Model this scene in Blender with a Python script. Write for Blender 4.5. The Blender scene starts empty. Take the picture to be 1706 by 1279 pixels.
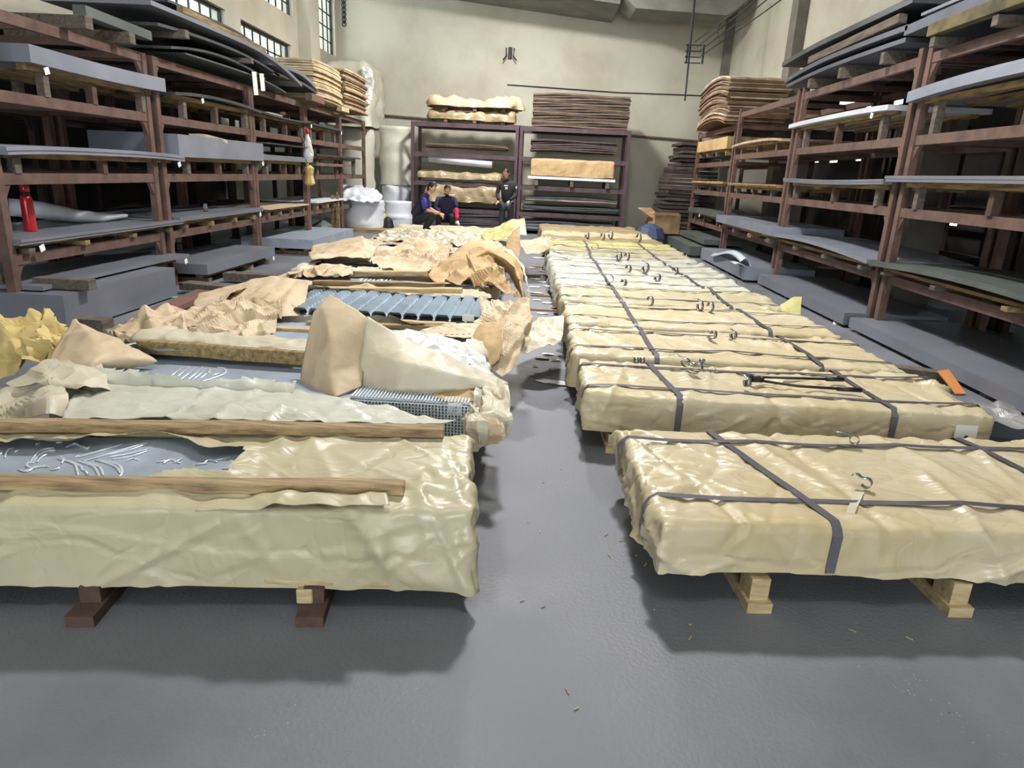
import bpy, bmesh, math, random
import numpy as np
from mathutils import Vector, Matrix
random.seed(7)
D = bpy.data; COL = bpy.context.scene.collection; SC = bpy.context.scene
PI = math.pi
# ------------------------------------------------------------------ camera
F_PX, CAM_H = 1127.0, 1.62
def cam_axes():
    u = np.array([900-853., -(292-639.5), -F_PX]); Y = u/np.linalg.norm(u)
    r = math.radians(2.7); hd = np.array([math.cos(r), -math.sin(r), 0.])
    Z = np.cross(hd, Y); Z /= np.linalg.norm(Z)
    if Z[1] < 0: Z = -Z
    return np.array([np.cross(Y, Z), Y, Z])
M3 = cam_axes()
cd = D.cameras.new('camera'); cam = D.objects.new('camera', cd); COL.objects.link(cam)
cam.matrix_world = Matrix.Translation((0, 0, CAM_H)) @ Matrix(M3.tolist()).to_4x4()
cd.sensor_fit = 'HORIZONTAL'; cd.sensor_width = 36; cd.lens = F_PX/1706*36; cd.clip_end = 200
SC.camera = cam
def A(px, py, y=None, z=None, x=None):
    "world point seen along a line of sight of the photograph at a known depth, height or side"
    r = M3 @ np.array([px-853., -(py-639.5), -F_PX])
    t = y/r[1] if y is not None else ((z-CAM_H)/r[2] if z is not None else x/r[0])
    return np.array([0, 0, CAM_H]) + r*t
# ------------------------------------------------------------------ light
def lin(c): return tuple(((v/255)/12.92 if v/255 <= .04045 else ((v/255+.055)/1.055)**2.4) for v in c)
W = D.worlds.new('sky'); SC.world = W; W.use_nodes = True
bg = W.node_tree.nodes['Background']; bg.inputs[0].default_value = (.88, .96, 1, 1); bg.inputs[1].default_value = 7.0
def area(name, loc, tgt, sx, sy, power, col=(1, 1, 1)):
    l = D.lights.new(name, 'AREA'); l.shape = 'RECTANGLE'; l.size = sx; l.size_y = sy; l.energy = power; l.color = col
    o = D.objects.new(name, l); COL.objects.link(o); o.location = loc
    o.rotation_euler = (Vector(tgt)-Vector(loc)).to_track_quat('-Z', 'Y').to_euler(); return o
area('high_bay_lamp', (0.3, 7.6, 6.9), (0.0, 7.4, 0), .6, .6, 520, (1, .98, .97))
area('high_bay_lamp', (-.6, 16.5, 6.8), (-.4, 17.2, 0), .8, .8, 640, (1, .975, .95))
area('high_bay_lamp', (0.0, 0.0, 7.2), (0.2, 3.5, 0), 1.5, 1.5, 90, (.96, .98, 1))
area('rear_fill', (0, -9, 3.4), (0, 6, 1.0), 7, 5, 120, (.93, .95, 1))  # unseen fill lamp added behind the camera to brighten the front faces
SC.view_settings.view_transform = 'Standard'; SC.view_settings.look = 'None'
SC.view_settings.gamma = 1; SC.view_settings.use_curve_mapping = False
SC.view_settings.exposure = 0.55
# ------------------------------------------------------------------ numpy noise
_R = np.random.RandomState(11).rand(64, 64, 64)
def noise(P, f=1.0, seed=0, linear=False):
    p = np.asarray(P, float)*f + np.array([seed*7.31, seed*3.17, seed*5.71]); i = np.floor(p).astype(int); t = p-i
    if not linear: t = t*t*(3-2*t)
    i &= 63; j = (i+1) & 63
    x0, y0, z0 = i.T; x1, y1, z1 = j.T; tx, ty, tz = t.T
    def L(a, b, t): return a+(b-a)*t
    c = L(L(L(_R[x0, y0, z0], _R[x1, y0, z0], tx), L(_R[x0, y1, z0], _R[x1, y1, z0], tx), ty),
          L(L(_R[x0, y0, z1], _R[x1, y0, z1], tx), L(_R[x0, y1, z1], _R[x1, y1, z1], tx), ty), tz)
    return c
def ridge(P, f, seed=0, p=2.0, lin_=False):
    return (1-np.abs(2*noise(P, f, seed, lin_)-1))**p
STEP = [.01]
def creases(P, seed, K=10, spacing=.7, width=.05, flat=.35):
    width = max(width, STEP[0]*2.2)
    "straight folds of finite length in random directions"
    rs = np.random.RandomState(seed*13+5); h = np.zeros(len(P))
    slow = noise(P, 1.3, seed+60)
    for k in range(K):
        a = rs.uniform(0, PI); d = np.array([math.cos(a), math.sin(a), rs.uniform(-.9, .9)]); d /= np.linalg.norm(d)
        sp = spacing*rs.uniform(.6, 1.5); w = width*rs.uniform(.5, 1.6)
        t = (P@d)/sp+rs.rand()*9+slow*.55; dist = np.abs(t-np.round(t))*sp
        mk = np.clip((noise(P, rs.uniform(1.4, 2.6), seed+70+k)-.52)/.12, 0, 1)
        h += mk*np.clip(1-dist/w, 0, 1)**1.3*rs.uniform(.5, 1.2)*(1 if rs.rand() < .7 else -.8)
    return h
def wrinkle(P, seed=0, amp=1.0, crush=0.5):
    "wrapping paper: broad swells, long creases, a little crushing"
    P = np.asarray(P, float)
    h = (noise(P, 1.5, seed)-.5)*1.6+(noise(P, 3.6, seed+1, True)-.5)*.5
    h += creases(P, seed, 10, .7, .045)*1.3+creases(P, seed+3, 9, .4, .028)*.8
    h += crush*((noise(P, 8, seed+4, True)-.5)*.9+creases(P, seed+6, 8, .22, .022)*.5)
    rs = np.random.RandomState(seed+900)
    for k in range(4):      # laps where one width of wrap lies over another
        a = rs.uniform(-.5, .5)+(PI/2 if k % 2 else 0); t = P[:, 0]*math.cos(a)+P[:, 1]*math.sin(a)+P[:, 2]*rs.uniform(-1, 1)+(noise(P, 1.1, seed+80+k)-.5)*.5-rs.uniform(-.9, .9)
        mk = np.clip((noise(P, .9, seed+90+k)-.4)/.1, 0, 1)
        h += mk*.55*np.clip(t/max(.02, STEP[0]*1.3), 0, 1)*np.clip(1-(t-.02)/.35, 0, 1)
    return (h-.2)*amp
# ------------------------------------------------------------------ materials
def mat(name, c, rough=.6, metal=0., c2=None, nscale=3., detail=5, bump=0., bscale=30., stretch=(1, 1, 1), thr=(.35, .65), spec=.5, rr=None, trans=0, coat=0):
    m = D.materials.new(name); m.use_nodes = True; nt = m.node_tree; N = nt.nodes; Lk = nt.links
    b = N['Principled BSDF']; b.inputs['Roughness'].default_value = rough; b.inputs['Metallic'].default_value = metal
    b.inputs['Base Color'].default_value = (*lin(c), 1); b.inputs['Specular IOR Level'].default_value = spec
    if trans: b.inputs['Transmission Weight'].default_value = trans
    if coat: b.inputs['Coat Weight'].default_value = coat; b.inputs['Coat Roughness'].default_value = .25
    tc = N.new('ShaderNodeTexCoord'); mp = N.new('ShaderNodeMapping'); mp.inputs['Scale'].default_value = stretch
    Lk.new(tc.outputs['Object'], mp.inputs['Vector'])
    if c2 or rr:
        n = N.new('ShaderNodeTexNoise'); n.inputs['Scale'].default_value = nscale; n.inputs['Detail'].default_value = detail
        n.inputs['Roughness'].default_value = .62
        Lk.new(mp.outputs[0], n.inputs['Vector'])
        r = N.new('ShaderNodeMapRange'); r.inputs['From Min'].default_value = thr[0]; r.inputs['From Max'].default_value = thr[1]
        Lk.new(n.outputs['Fac'], r.inputs['Value'])
        if c2:
            mx = N.new('ShaderNodeMix'); mx.data_type = 'RGBA'; mx.inputs['A'].default_value = (*lin(c), 1); mx.inputs['B'].default_value = (*lin(c2), 1)
            Lk.new(r.outputs[0], mx.inputs['Factor']); Lk.new(mx.outputs['Result'], b.inputs['Base Color'])
        if rr:
            r2 = N.new('ShaderNodeMapRange'); r2.inputs['To Min'].default_value = rr[0]; r2.inputs['To Max'].default_value = rr[1]
            Lk.new(n.outputs['Fac'], r2.inputs['Value']); r2.inputs['From Min'].default_value = .3; r2.inputs['From Max'].default_value = .7
            Lk.new(r2.outputs[0], b.inputs['Roughness'])
    if bump:
        n2 = N.new('ShaderNodeTexNoise'); n2.inputs['Scale'].default_value = bscale; n2.inputs['Detail'].default_value = 6
        Lk.new(mp.outputs[0], n2.inputs['Vector'])
        bp = N.new('ShaderNodeBump'); bp.inputs['Strength'].default_value = bump; bp.inputs['Distance'].default_value = .01
        Lk.new(n2.outputs['Fac'], bp.inputs['Height']); Lk.new(bp.outputs[0], b.inputs['Normal'])
    return m
M = {}
M['concrete'] = mat('concrete', (98, 100, 106), .62, 0, (120, 122, 129), .9, 9, .25, 60, thr=(.35, .7), rr=(.42, .75))
def speckle(m):
    nt = m.node_tree; N = nt.nodes; Lk = nt.links; b = N['Principled BSDF']
    src = b.inputs['Base Color'].links[0].from_socket
    tc = N['Texture Coordinate']
    for sc, th, col in ((60, .11, (168, 168, 174)), (9, .045, (70, 70, 74))):
        v = N.new('ShaderNodeTexVoronoi'); v.inputs['Scale'].default_value = sc; Lk.new(tc.outputs['Object'], v.inputs['Vector'])
        lt = N.new('ShaderNodeMath'); lt.operation = 'LESS_THAN'; lt.inputs[1].default_value = th; Lk.new(v.outputs['Distance'], lt.inputs[0])
        n = N.new('ShaderNodeTexNoise'); n.inputs['Scale'].default_value = 2.3; n.inputs['Detail'].default_value = 5; Lk.new(tc.outputs['Object'], n.inputs['Vector'])
        g = N.new('ShaderNodeMath'); g.operation = 'GREATER_THAN'; g.inputs[1].default_value = .62; Lk.new(n.outputs['Fac'], g.inputs[0])
        mu = N.new('ShaderNodeMath'); mu.operation = 'MULTIPLY'; Lk.new(lt.outputs[0], mu.inputs[0]); Lk.new(g.outputs[0], mu.inputs[1])
        mx = N.new('ShaderNodeMix'); mx.data_type = 'RGBA'; mx.inputs['B'].default_value = (*lin(col), 1)
        Lk.new(mu.outputs[0], mx.inputs['Factor']); Lk.new(src, mx.inputs['A']); src = mx.outputs['Result']
    Lk.new(src, b.inputs['Base Color'])
speckle(M['concrete'])
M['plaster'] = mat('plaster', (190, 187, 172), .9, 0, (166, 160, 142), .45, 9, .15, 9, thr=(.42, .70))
M['plaster_shaded'] = mat('plaster_shaded', (52, 46, 44), .95, 0, (36, 32, 32), .8, 6, 0)  # side-aisle plaster, darkness of the unlit aisle put into the colour
M['beam_grey'] = mat('beam_grey', (128, 130, 120), .85, 0, (104, 106, 98), 1.2, 5)
M['pilaster'] = mat('pilaster', (122, 116, 106), .9, 0, (104, 100, 92), 2, 4)
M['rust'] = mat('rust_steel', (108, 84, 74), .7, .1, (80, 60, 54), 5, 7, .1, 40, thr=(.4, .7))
M['rust_back'] = mat('rust_shade', (60, 42, 40), .8, .1, (46, 34, 34), 5, 6)  # darker copy of rust, shade behind the racks put into the colour
M['rust_purple'] = mat('rust_purple', (86, 68, 74), .7, .1, (66, 52, 58), 4, 6, .1, 40)
M['steel'] = mat('sheet_steel', (134, 137, 147), .42, .3, (118, 121, 131), 1.1, 5, 0, thr=(.35, .7))
M['steel_blue'] = mat('sheet_steel_blue', (152, 156, 170), .4, .3, (134, 138, 152), 1.1, 5)
M['steel_dark'] = mat('sheet_steel_dark', (84, 88, 92), .45, .4, (64, 66, 70), 1.4, 5)
M['steel_shaded'] = mat('sheet_steel_shaded', (100, 103, 116), .45, .35, (80, 82, 92), 1.4, 5)  # steel of the high right bundles, their weaker light put into the colour
M['wood_shaded'] = mat('wood_shaded', (110, 98, 62), .85, 0, (66, 62, 48), 4, 6, .2, 30)  # pine under the high bundle, darkened in colour for the weaker light there
M['steel_green'] = mat('sheet_steel_green', (104, 110, 106), .45, .3, (84, 90, 88), 1.4, 5)
M['zinc'] = mat('galvanised', (174, 185, 198), .36, .25, (154, 166, 180), 6, 5, .05, 80)
M['zinc_tile'] = mat('galvanised_tile', (188, 200, 210), .34, .3, (170, 184, 198), 6, 5)
M['film_dirty'] = mat('film_dirty', (146, 146, 146), .35, 0, (118, 118, 120), 4, 5)
M['zinc_bright'] = mat('galvanised_bright', (220, 228, 236), .30, .35)
M['wood'] = mat('pine', (196, 176, 136), .75, 0, (162, 138, 100), 6, 6, .2, 30, (1, 7, 7))
M['wood_x'] = mat('pine_weathered', (176, 152, 112), .8, 0, (100, 80, 58), 5, 8, .35, 40, (.7, 9, 9), thr=(.35, .68))
M['wood_y'] = mat('pine_yellow', (164, 140, 94), .8, 0, (98, 80, 54), 4, 7, .3, 40, (7, .8, 7))
M['wood_grey'] = mat('wood_grey', (112, 102, 90), .85, 0, (76, 68, 60), 4, 6, .3, 40, (7, .8, 7))
M['wood_brown'] = mat('wood_brown', (92, 68, 58), .85, 0, (66, 50, 44), 7, 6, .2, 30)
M['wood_red'] = mat('wood_red', (128, 80, 72), .85, 0, (96, 84, 76), 3, 6, .2, 30)
M['board_l'] = mat('board_light', (204, 188, 150), .85, 0, (172, 150, 112), 3, 5)
M['board_m'] = mat('board_mid', (170, 142, 108), .85, 0, (128, 100, 72), 3, 5)
M['board_d'] = mat('board_dark', (118, 98, 82), .85, 0, (90, 72, 60), 3, 5)
M['board_k'] = mat('board_black', (84, 72, 62), .85, 0, (56, 50, 46), 4, 6)
M['board_p'] = mat('board_pale', (198, 182, 158), .85, 0, (140, 118, 96), 3, 5)
def paper_mat(name, c, c2, rough=.6, s1=5, st=.42):
    "kraft paper: faceted crumple bump at two scales"
    m = mat(name, c, rough, 0, c2, 1.6, 6, 0, thr=(.35, .68), spec=.4); nt = m.node_tree; N = nt.nodes; Lk = nt.links; b = N['Principled BSDF']; tc = N['Texture Coordinate']
    w = N.new('ShaderNodeTexNoise'); w.inputs['Scale'].default_value = 2.5; Lk.new(tc.outputs['Object'], w.inputs['Vector'])
    mx = N.new('ShaderNodeMix'); mx.data_type = 'RGBA'; mx.inputs['Factor'].default_value = .12
    Lk.new(tc.outputs['Object'], mx.inputs['A']); Lk.new(w.outputs['Color'], mx.inputs['B']); last = None
    for sc, dd in ((s1, .05), (s1*2.7, .016)):
        v = N.new('ShaderNodeTexVoronoi'); v.inputs['Scale'].default_value = sc; Lk.new(mx.outputs['Result'], v.inputs['Vector'])
        bp = N.new('ShaderNodeBump'); bp.inputs['Strength'].default_value = st; bp.inputs['Distance'].default_value = dd
        Lk.new(v.outputs['Distance'], bp.inputs['Height'])
        if last: Lk.new(last.outputs[0], bp.inputs['Normal'])
        last = bp
    Lk.new(last.outputs[0], b.inputs['Normal']); return m
M['kraft'] = paper_mat('kraft_paper', (202, 184, 156), (182, 160, 130))
M['kraft_in'] = paper_mat('kraft_deep', (190, 164, 122), (166, 138, 98), .7)
M['kraft_pale'] = paper_mat('kraft_pale', (202, 194, 174), (184, 174, 150), .5)
M['yellow_paper'] = paper_mat('yellow_paper', (206, 184, 124), (182, 158, 98), .65, 7)
M['film'] = paper_mat('white_film', (214, 216, 212), (194, 198, 194), .36, 6, .9)
M['film_smooth'] = mat('film_smooth', (206, 204, 190), .5, 0, (184, 182, 166), 1.5, 5)
M['film_roll'] = mat('film_roll', (214, 216, 222), .45, 0, (190, 194, 202), 2, 4)
M['strap'] = mat('strap_steel', (116, 114, 122), .38, .4, (94, 92, 102), 4, 4)
M['strap_shine'] = mat('strap_offcut', (140, 140, 136), .3, .7)
M['black'] = mat('black_grip', (26, 26, 32), .5)
M['frame_black'] = mat('window_frame', (24, 28, 30), .6)
M['red'] = mat('red_paint', (190, 28, 40), .3, .2, coat=.5)
M['dark_ring'] = mat('dark_ring', (52, 40, 44), .4, .4)
M['label'] = mat('paper_label', (236, 236, 230), .7)
M['ink'] = mat('ink', (80, 80, 92), .8)
M['orange'] = mat('orange_board', (222, 148, 84), .7)
M['blue_tarp'] = mat('blue_tarp', (58, 72, 100), .6)
M['red_ink'] = mat('red_ink', (178, 84, 62), .8)
M['glass'] = None
def wrap_mat(name, c, c2, rough=.42):
    "woven plastic-backed wrap: fine weave, mottled tone, patchy gloss, sharp small folds"
    m = mat(name, c, rough, 0, c2, 1.3, 7, 0, thr=(.34, .68), rr=(.24, .52)); nt = m.node_tree; N = nt.nodes; Lk = nt.links
    b = N['Principled BSDF']; tc = N['Texture Coordinate']; last = None
    w = N.new('ShaderNodeTexNoise'); w.inputs['Scale'].default_value = 3; Lk.new(tc.outputs['Object'], w.inputs['Vector'])
    mx = N.new('ShaderNodeMix'); mx.data_type = 'RGBA'; mx.inputs['Factor'].default_value = .22
    Lk.new(tc.outputs['Object'], mx.inputs['A']); Lk.new(w.outputs['Color'], mx.inputs['B'])
    for sc, dd, stv, feat, stt in ((1.7, .016, .30, 'DISTANCE_TO_EDGE', (1, 1.9, 2.6)), (5.5, .006, .30, 'DISTANCE_TO_EDGE', (1.0, 2.4, .8)), (11, .010, .28, 'F1', (1, 2.2, 1)), (150, .003, .12, 'F1', (1, 1, 1))):
        mp = N.new('ShaderNodeMapping'); mp.inputs['Scale'].default_value = stt; Lk.new(mx.outputs['Result'], mp.inputs['Vector'])
        v = N.new('ShaderNodeTexVoronoi'); v.feature = feat; v.inputs['Scale'].default_value = sc; Lk.new(mp.outputs[0], v.inputs['Vector'])
        bp = N.new('ShaderNodeBump'); bp.inputs['Strength'].default_value = stv; bp.inputs['Distance'].default_value = dd
        if feat == 'F1': Lk.new(v.outputs['Distance'], bp.inputs['Height'])
        else:
            mr = N.new('ShaderNodeMapRange'); mr.interpolation_type = 'SMOOTHSTEP'; mr.inputs['From Max'].default_value = .10; Lk.new(v.outputs['Distance'], mr.inputs['Value']); Lk.new(mr.outputs[0], bp.inputs['Height'])
        if last: Lk.new(last.outputs[0], bp.inputs['Normal'])
        last = bp
    Lk.new(last.outputs[0], b.inputs['Normal'])
    return m
M['wrap'] = wrap_mat('woven_wrap', (203, 192, 166), (184, 167, 126))
M['wrap_olive'] = wrap_mat('woven_wrap_olive', (190, 182, 154), (178, 168, 136))
M['wrap_pale'] = wrap_mat('woven_wrap_pale', (204, 205, 194), (180, 179, 160))
M['wrap_yellow'] = wrap_mat('woven_wrap_yellow', (206, 202, 142), (190, 182, 120))
M['wrap_brown'] = wrap_mat('woven_wrap_brown', (166, 150, 116), (136, 118, 90))
def glass_mat():
    m = D.materials.new('window_glass'); m.use_nodes = True; b = m.node_tree.nodes['Principled BSDF']
    b.inputs['Base Color'].default_value = (.95, 1, .98, 1); b.inputs['Roughness'].default_value = .05; b.inputs['Transmission Weight'].default_value = 1; b.inputs['IOR'].default_value = 1.1
    return m
M['glass'] = glass_mat()
# ------------------------------------------------------------------ mesh helpers
class MB:
    def __init__(s): s.v = []; s.f = []
    def add(s, V, Fc):
        k = len(s.v); s.v += [tuple(map(float, p)) for p in V]; s.f += [tuple(k+i for i in f) for f in Fc]; return s
    def box(s, c, d, rz=0, ry=0, rx=0, bev=0):
        x, y, z = d[0]/2, d[1]/2, d[2]/2
        R = Matrix.Rotation(rz, 3, 'Z') @ Matrix.Rotation(ry, 3, 'Y') @ Matrix.Rotation(rx, 3, 'X')
        V = [R @ Vector((a, b, e)) + Vector(c) for a in (-x, x) for b in (-y, y) for e in (-z, z)]
        return s.add(V, [(0, 1, 3, 2), (4, 6, 7, 5), (0, 4, 5, 1), (2, 3, 7, 6), (0, 2, 6, 4), (1, 5, 7, 3)])
    def span(s, a, b, w, h):
        "bar from a to b"
        a, b = Vector(a), Vector(b); d = b-a; L = d.length; q = d.to_track_quat('X', 'Z')
        V = [q @ Vector((i*L, j*w/2, k*h/2)) + a for i in (0, 1) for j in (-1, 1) for k in (-1, 1)]
        return s.add(V, [(0, 1, 3, 2), (4, 6, 7, 5), (0, 4, 5, 1), (2, 3, 7, 6), (0, 2, 6, 4), (1, 5, 7, 3)])
    def tube(s, pts, r, n=8, cap=True, flat=1.0):
        pts = [Vector(p) for p in pts]; k = len(pts); rr = r if hasattr(r, '__len__') else [r]*k; V = []; Fc = []
        up = Vector((0, 0, 1))
        for i, p in enumerate(pts):
            d = (pts[min(i+1, k-1)]-pts[max(i-1, 0)]).normalized()
            u = up if abs(d.dot(up)) < .95 else Vector((0, 1, 0))
            a = d.cross(u).normalized(); b = a.cross(d).normalized()
            V += [p + rr[i]*(math.cos(2*PI*j/n)*a + flat*math.sin(2*PI*j/n)*b) for j in range(n)]
        for i in range(k-1):
            for j in range(n): Fc.append((i*n+j, i*n+(j+1) % n, (i+1)*n+(j+1) % n, (i+1)*n+j))
        if cap: Fc += [tuple(range(n-1, -1, -1)), tuple((k-1)*n+j for j in range(n))]
        return s.add(V, Fc)
    def lathe(s, prof, c=(0, 0, 0), n=24):
        V = [(c[0]+r*math.cos(2*PI*j/n), c[1]+r*math.sin(2*PI*j/n), c[2]+z) for r, z in prof for j in range(n)]
        Fc = [(i*n+j, i*n+(j+1) % n, (i+1)*n+(j+1) % n, (i+1)*n+j) for i in range(len(prof)-1) for j in range(n)]
        Fc += [tuple(range(n-1, -1, -1)), tuple((len(prof)-1)*n+j for j in range(n))]
        return s.add(V, Fc)
    def grid(s, P):
        "P: (a,b,3) array"
        a, b = P.shape[:2]
        return s.add(P.reshape(-1, 3), [(i*b+j, i*b+j+1, (i+1)*b+j+1, (i+1)*b+j) for i in range(a-1) for j in range(b-1)])
    def slab(s, x0, x1, ys, zf, th, hem=None):
        "bent plate running along y: zf(y) is its underside"
        V = []; n = len(ys)
        for y in ys:
            z = zf(y); V += [(x0, y, z), (x1, y, z), (x1, y, z+th), (x0, y, z+th)]
        Fc = [(3, 2, 1, 0), tuple((n-1)*4+i for i in range(4))]
        for i in range(n-1):
            for j in range(4): Fc.append((i*4+j, i*4+(j+1) % 4, (i+1)*4+(j+1) % 4, (i+1)*4+j))
        return s.add(V, Fc)
def obj(name, mb, m, parent=None, smooth=False, solid=0, bevel=0, sub=0):
    me = D.meshes.new(name); me.from_pydata(mb.v, [], mb.f); me.update()
    bm = bmesh.new(); bm.from_mesh(me); bmesh.ops.recalc_face_normals(bm, faces=bm.faces); bm.to_mesh(me); bm.free()
    me.materials.append(M[m] if isinstance(m, str) else m)
    if smooth: me.polygons.foreach_set('use_smooth', [True]*len(me.polygons))
    o = D.objects.new(name, me); COL.objects.link(o)
    if parent: attach(o, parent)
    if bevel:
        b = o.modifiers.new('b', 'BEVEL'); b.width = bevel; b.segments = 1
    if solid:
        s = o.modifiers.new('s', 'SOLIDIFY'); s.thickness = solid; s.offset = 0
    if sub:
        s = o.modifiers.new('u', 'SUBSURF'); s.levels = s.render_levels = sub
    return o
def attach(o, p):
    o.parent = p
    q = p
    off = Vector((0, 0, 0))
    while q: off += q.location; q = q.parent
    o.location = -off          # meshes are written in world coordinates; thing roots are unrotated Empties
def tag(o, label, cat, group=None):
    o['label'] = label; o['category'] = cat
    if group: o['group'] = group
    return o
def thing(name, label, cat, loc=(0, 0, 0), group=None):
    o = D.objects.new(name, None); COL.objects.link(o); o.location = tuple(map(float, loc)); o.empty_display_size = .1
    return tag(o, label, cat, group)
def struct(name, mb, m, parent=None, **k):
    o = obj(name, mb, m, parent, **k)
    if not parent: o['kind'] = 'structure'
    return o
def copy_thing(root, loc, label=None):
    r = root.copy(); COL.objects.link(r); r.location = loc
    if label: r['label'] = label
    for c in list(root.children):
        d = c.copy(); COL.objects.link(d); d.parent = r
        for g in list(c.children):
            h = g.copy(); COL.objects.link(h); h.parent = d
    return r
# =================================================================== SETTING
XL, XR, YB, ZC = -6.3, 5.4, 22.3, 8.2
struct('floor', MB().box((-.3, 7, -.1), (26, 34, .2)), 'concrete')
struct('ceiling', MB().box((-.4, 7, ZC+.1), (26, 34, .2)), 'plaster')
struct('wall_back', MB().box((-.4, YB+.15, ZC/2), (26, .3, ZC)), 'plaster')
# side walls of the high hall stand on the columns of the low side aisles
def wall_with_holes(x, y0, y1, z0, z1, holes, th=.3):
    mb = MB(); ys = sorted({y0, y1, *[h[0] for h in holes], *[h[1] for h in holes]}); zs = sorted({z0, z1, *[h[2] for h in holes], *[h[3] for h in holes]})
    for a, b in zip(ys, ys[1:]):
        for c, d in zip(zs, zs[1:]):
            if any(h[0] <= a and b <= h[1] and h[2] <= c and d <= h[3] for h in holes): continue
            mb.box((x, (a+b)/2, (c+d)/2), (th, b-a, d-c))
    return mb
wins = [(15.2, 18.15, 3.75, 4.40), (10.3, 14.5, 3.62, 4.42), (13.2, 18.4, 5.05, 5.95), (19.9, 22.0, 4.72, 7.6)]
struct('wall_left', wall_with_holes(XL-.15, -10, YB, 3.05, ZC, wins), 'plaster')
for k, (a, b, c, d) in enumerate(wins):
    t = thing('window_%d' % (k+1), 'x', 'window', (XL-.12, (a+b)/2, (c+d)/2)); del t['label']; del t['category']; t['kind'] = 'structure'
    ny = max(3, round((b-a)/.42)); nz = max(2, round((d-c)/.34))
    mb = MB()
    for yy in (a+.02, b-.02): mb.box((XL-.12, yy, (c+d)/2), (.06, .05, d-c))
    for zz in (c+.02, d-.02): mb.box((XL-.12, (a+b)/2, zz), (.06, b-a-.09, .05))
    obj('window_frame', mb, 'frame_black', t)
    bar = MB()
    for i in range(1, ny): bar.box((XL-.11, a+(b-a)*i/ny, (c+d)/2), (.03, .028, d-c-.09))
    for i in range(1, nz): bar.box((XL-.125, (a+b)/2, c+(d-c)*i/nz), (.02, b-a-.09, .028))
    obj('glazing_bars', bar, 'frame_black', t)
    for i in range(ny):
        for j in range(nz):
            g = MB().box((XL-.16, a+(b-a)*(i+.5)/ny, c+(d-c)*(j+.5)/nz), (.006, (b-a)/ny, (d-c)/nz))
            obj('pane', g, 'glass', t)
struct('wall_front', MB().box((-7, -10.15, ZC/2), (8, .3, ZC)).box((7, -10.15, ZC/2), (8, .3, ZC)).box((0, -10.15, (4.8+ZC)/2), (6, .3, ZC-4.8)), 'plaster')
# right wall high part and side-aisle shells
struct('wall_right', wall_with_holes(XR+.15, -10, YB, 3.5, ZC, []), 'plaster')
lw = [(y, y+1.2, .9, 2.0) for y in (7, 10.2, 13.4)]
struct('wall_left_aisle', wall_with_holes(-10.1, -10, YB, 0, 3.05, [(13.0, 13.3, 2.35, 2.52), (13.33, 13.68, 2.23, 2.34), (14.3, 14.5, 2.28, 2.40), (15.0, 15.25, 2.25, 2.43), (18.6, 19.0, 2.23, 2.42), (19.1, 19.5, 2.24, 2.46), (20.2, 20.6, 2.23, 2.43), (21.2, 21.8, 2.2, 2.38)], .03), 'plaster_shaded')
struct('ceiling_left_aisle', MB().box(((XL-.3-10)/2, 6, 3.15), (10+XL-.3, 32, .1)), 'plaster_shaded')
rw = []
for x0_, z0_, x1_, z1_ in [(1390, 160, 1425, 182), (1435, 165, 1466, 180), (1480, 158, 1500, 176), (1345, 261, 1360, 271), (1375, 261, 1391, 271), (1418, 256, 1440, 268), (1467, 253, 1480, 260), (1570, 366, 1588, 374), (1640, 390, 1662, 412), (1622, 110, 1650, 122), (1672, 408, 1706, 420)]:
    p_, q_ = A(x0_, z1_, x=7.5), A(x1_, z0_, x=7.5); rw.append((q_[1], p_[1], min(p_[2], q_[2]), max(p_[2], q_[2])))
struct('wall_right_aisle', wall_with_holes(7.6, -10, YB, 0, 4.2, rw, .03), 'plaster_shaded')
struct('ceiling_right_aisle', MB().box((XR+1.3, 6, 4.25), (2.4, 32, .1)), 'plaster_shaded')
for k, y in enumerate((4.0, 10.1, 16.2)):
    struct('trim_%d' % (k+1), MB().box((XR+.02, y, 4.1), (.5, .42, 8.2)), 'pilaster')
struct('trim_4', MB().box((XR-.06, YB-.16, 4.1), (.3, .3, 8.2)), 'pilaster')
struct('trim_5', MB().box((XL+.1, 19.05, 5.6), (.45, .75, 5.1)), 'plaster')
for k, y in enumerate((7.0, 13.0, 19.0)):
    struct('trim_%d' % (k+6), MB().box((XL-.2, y, 1.5), (.3, .4, 3.05)), 'plaster_shaded')
# hung beam under the ceiling
mb = MB(); z0 = 5.80
mb.add([(1.9, 19.8, 6.15), (2.25, 19.8, z0+.08), (4.6, 19.8, z0), (5.1, 19.8, 6.1), (5.1, 19.8, 8.2), (1.9, 19.8, 8.2),
        (1.9, 21.2, 6.15), (2.25, 21.2, z0+.08), (4.6, 21.2, z0), (5.1, 21.2, 6.1), (5.1, 21.2, 8.2), (1.9, 21.2, 8.2)],
       [(0, 1, 2, 3, 4, 5), (6, 7, 8, 9, 10, 11), (0, 1, 7, 6), (1, 2, 8, 7), (2, 3, 9, 8), (3, 4, 10, 9), (4, 5, 11, 10), (5, 0, 6, 11)])
tag(obj('ventilation_duct', mb, 'beam_grey'), 'grey boxed duct hanging at the top right in front of the back wall', 'duct')
mb = MB()
mb.add([(x, y, z) for y in (20.0, 22.3) for x, z in ((-4.0, 6.55), (1.85, 6.0), (1.85, 7.2), (-4.0, 7.2))], [(0, 1, 2, 3), (4, 5, 6, 7), (0, 1, 5, 4), (1, 2, 6, 5), (2, 3, 7, 6), (3, 0, 4, 7)])
struct('trim_9', mb, 'beam_grey')
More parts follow.
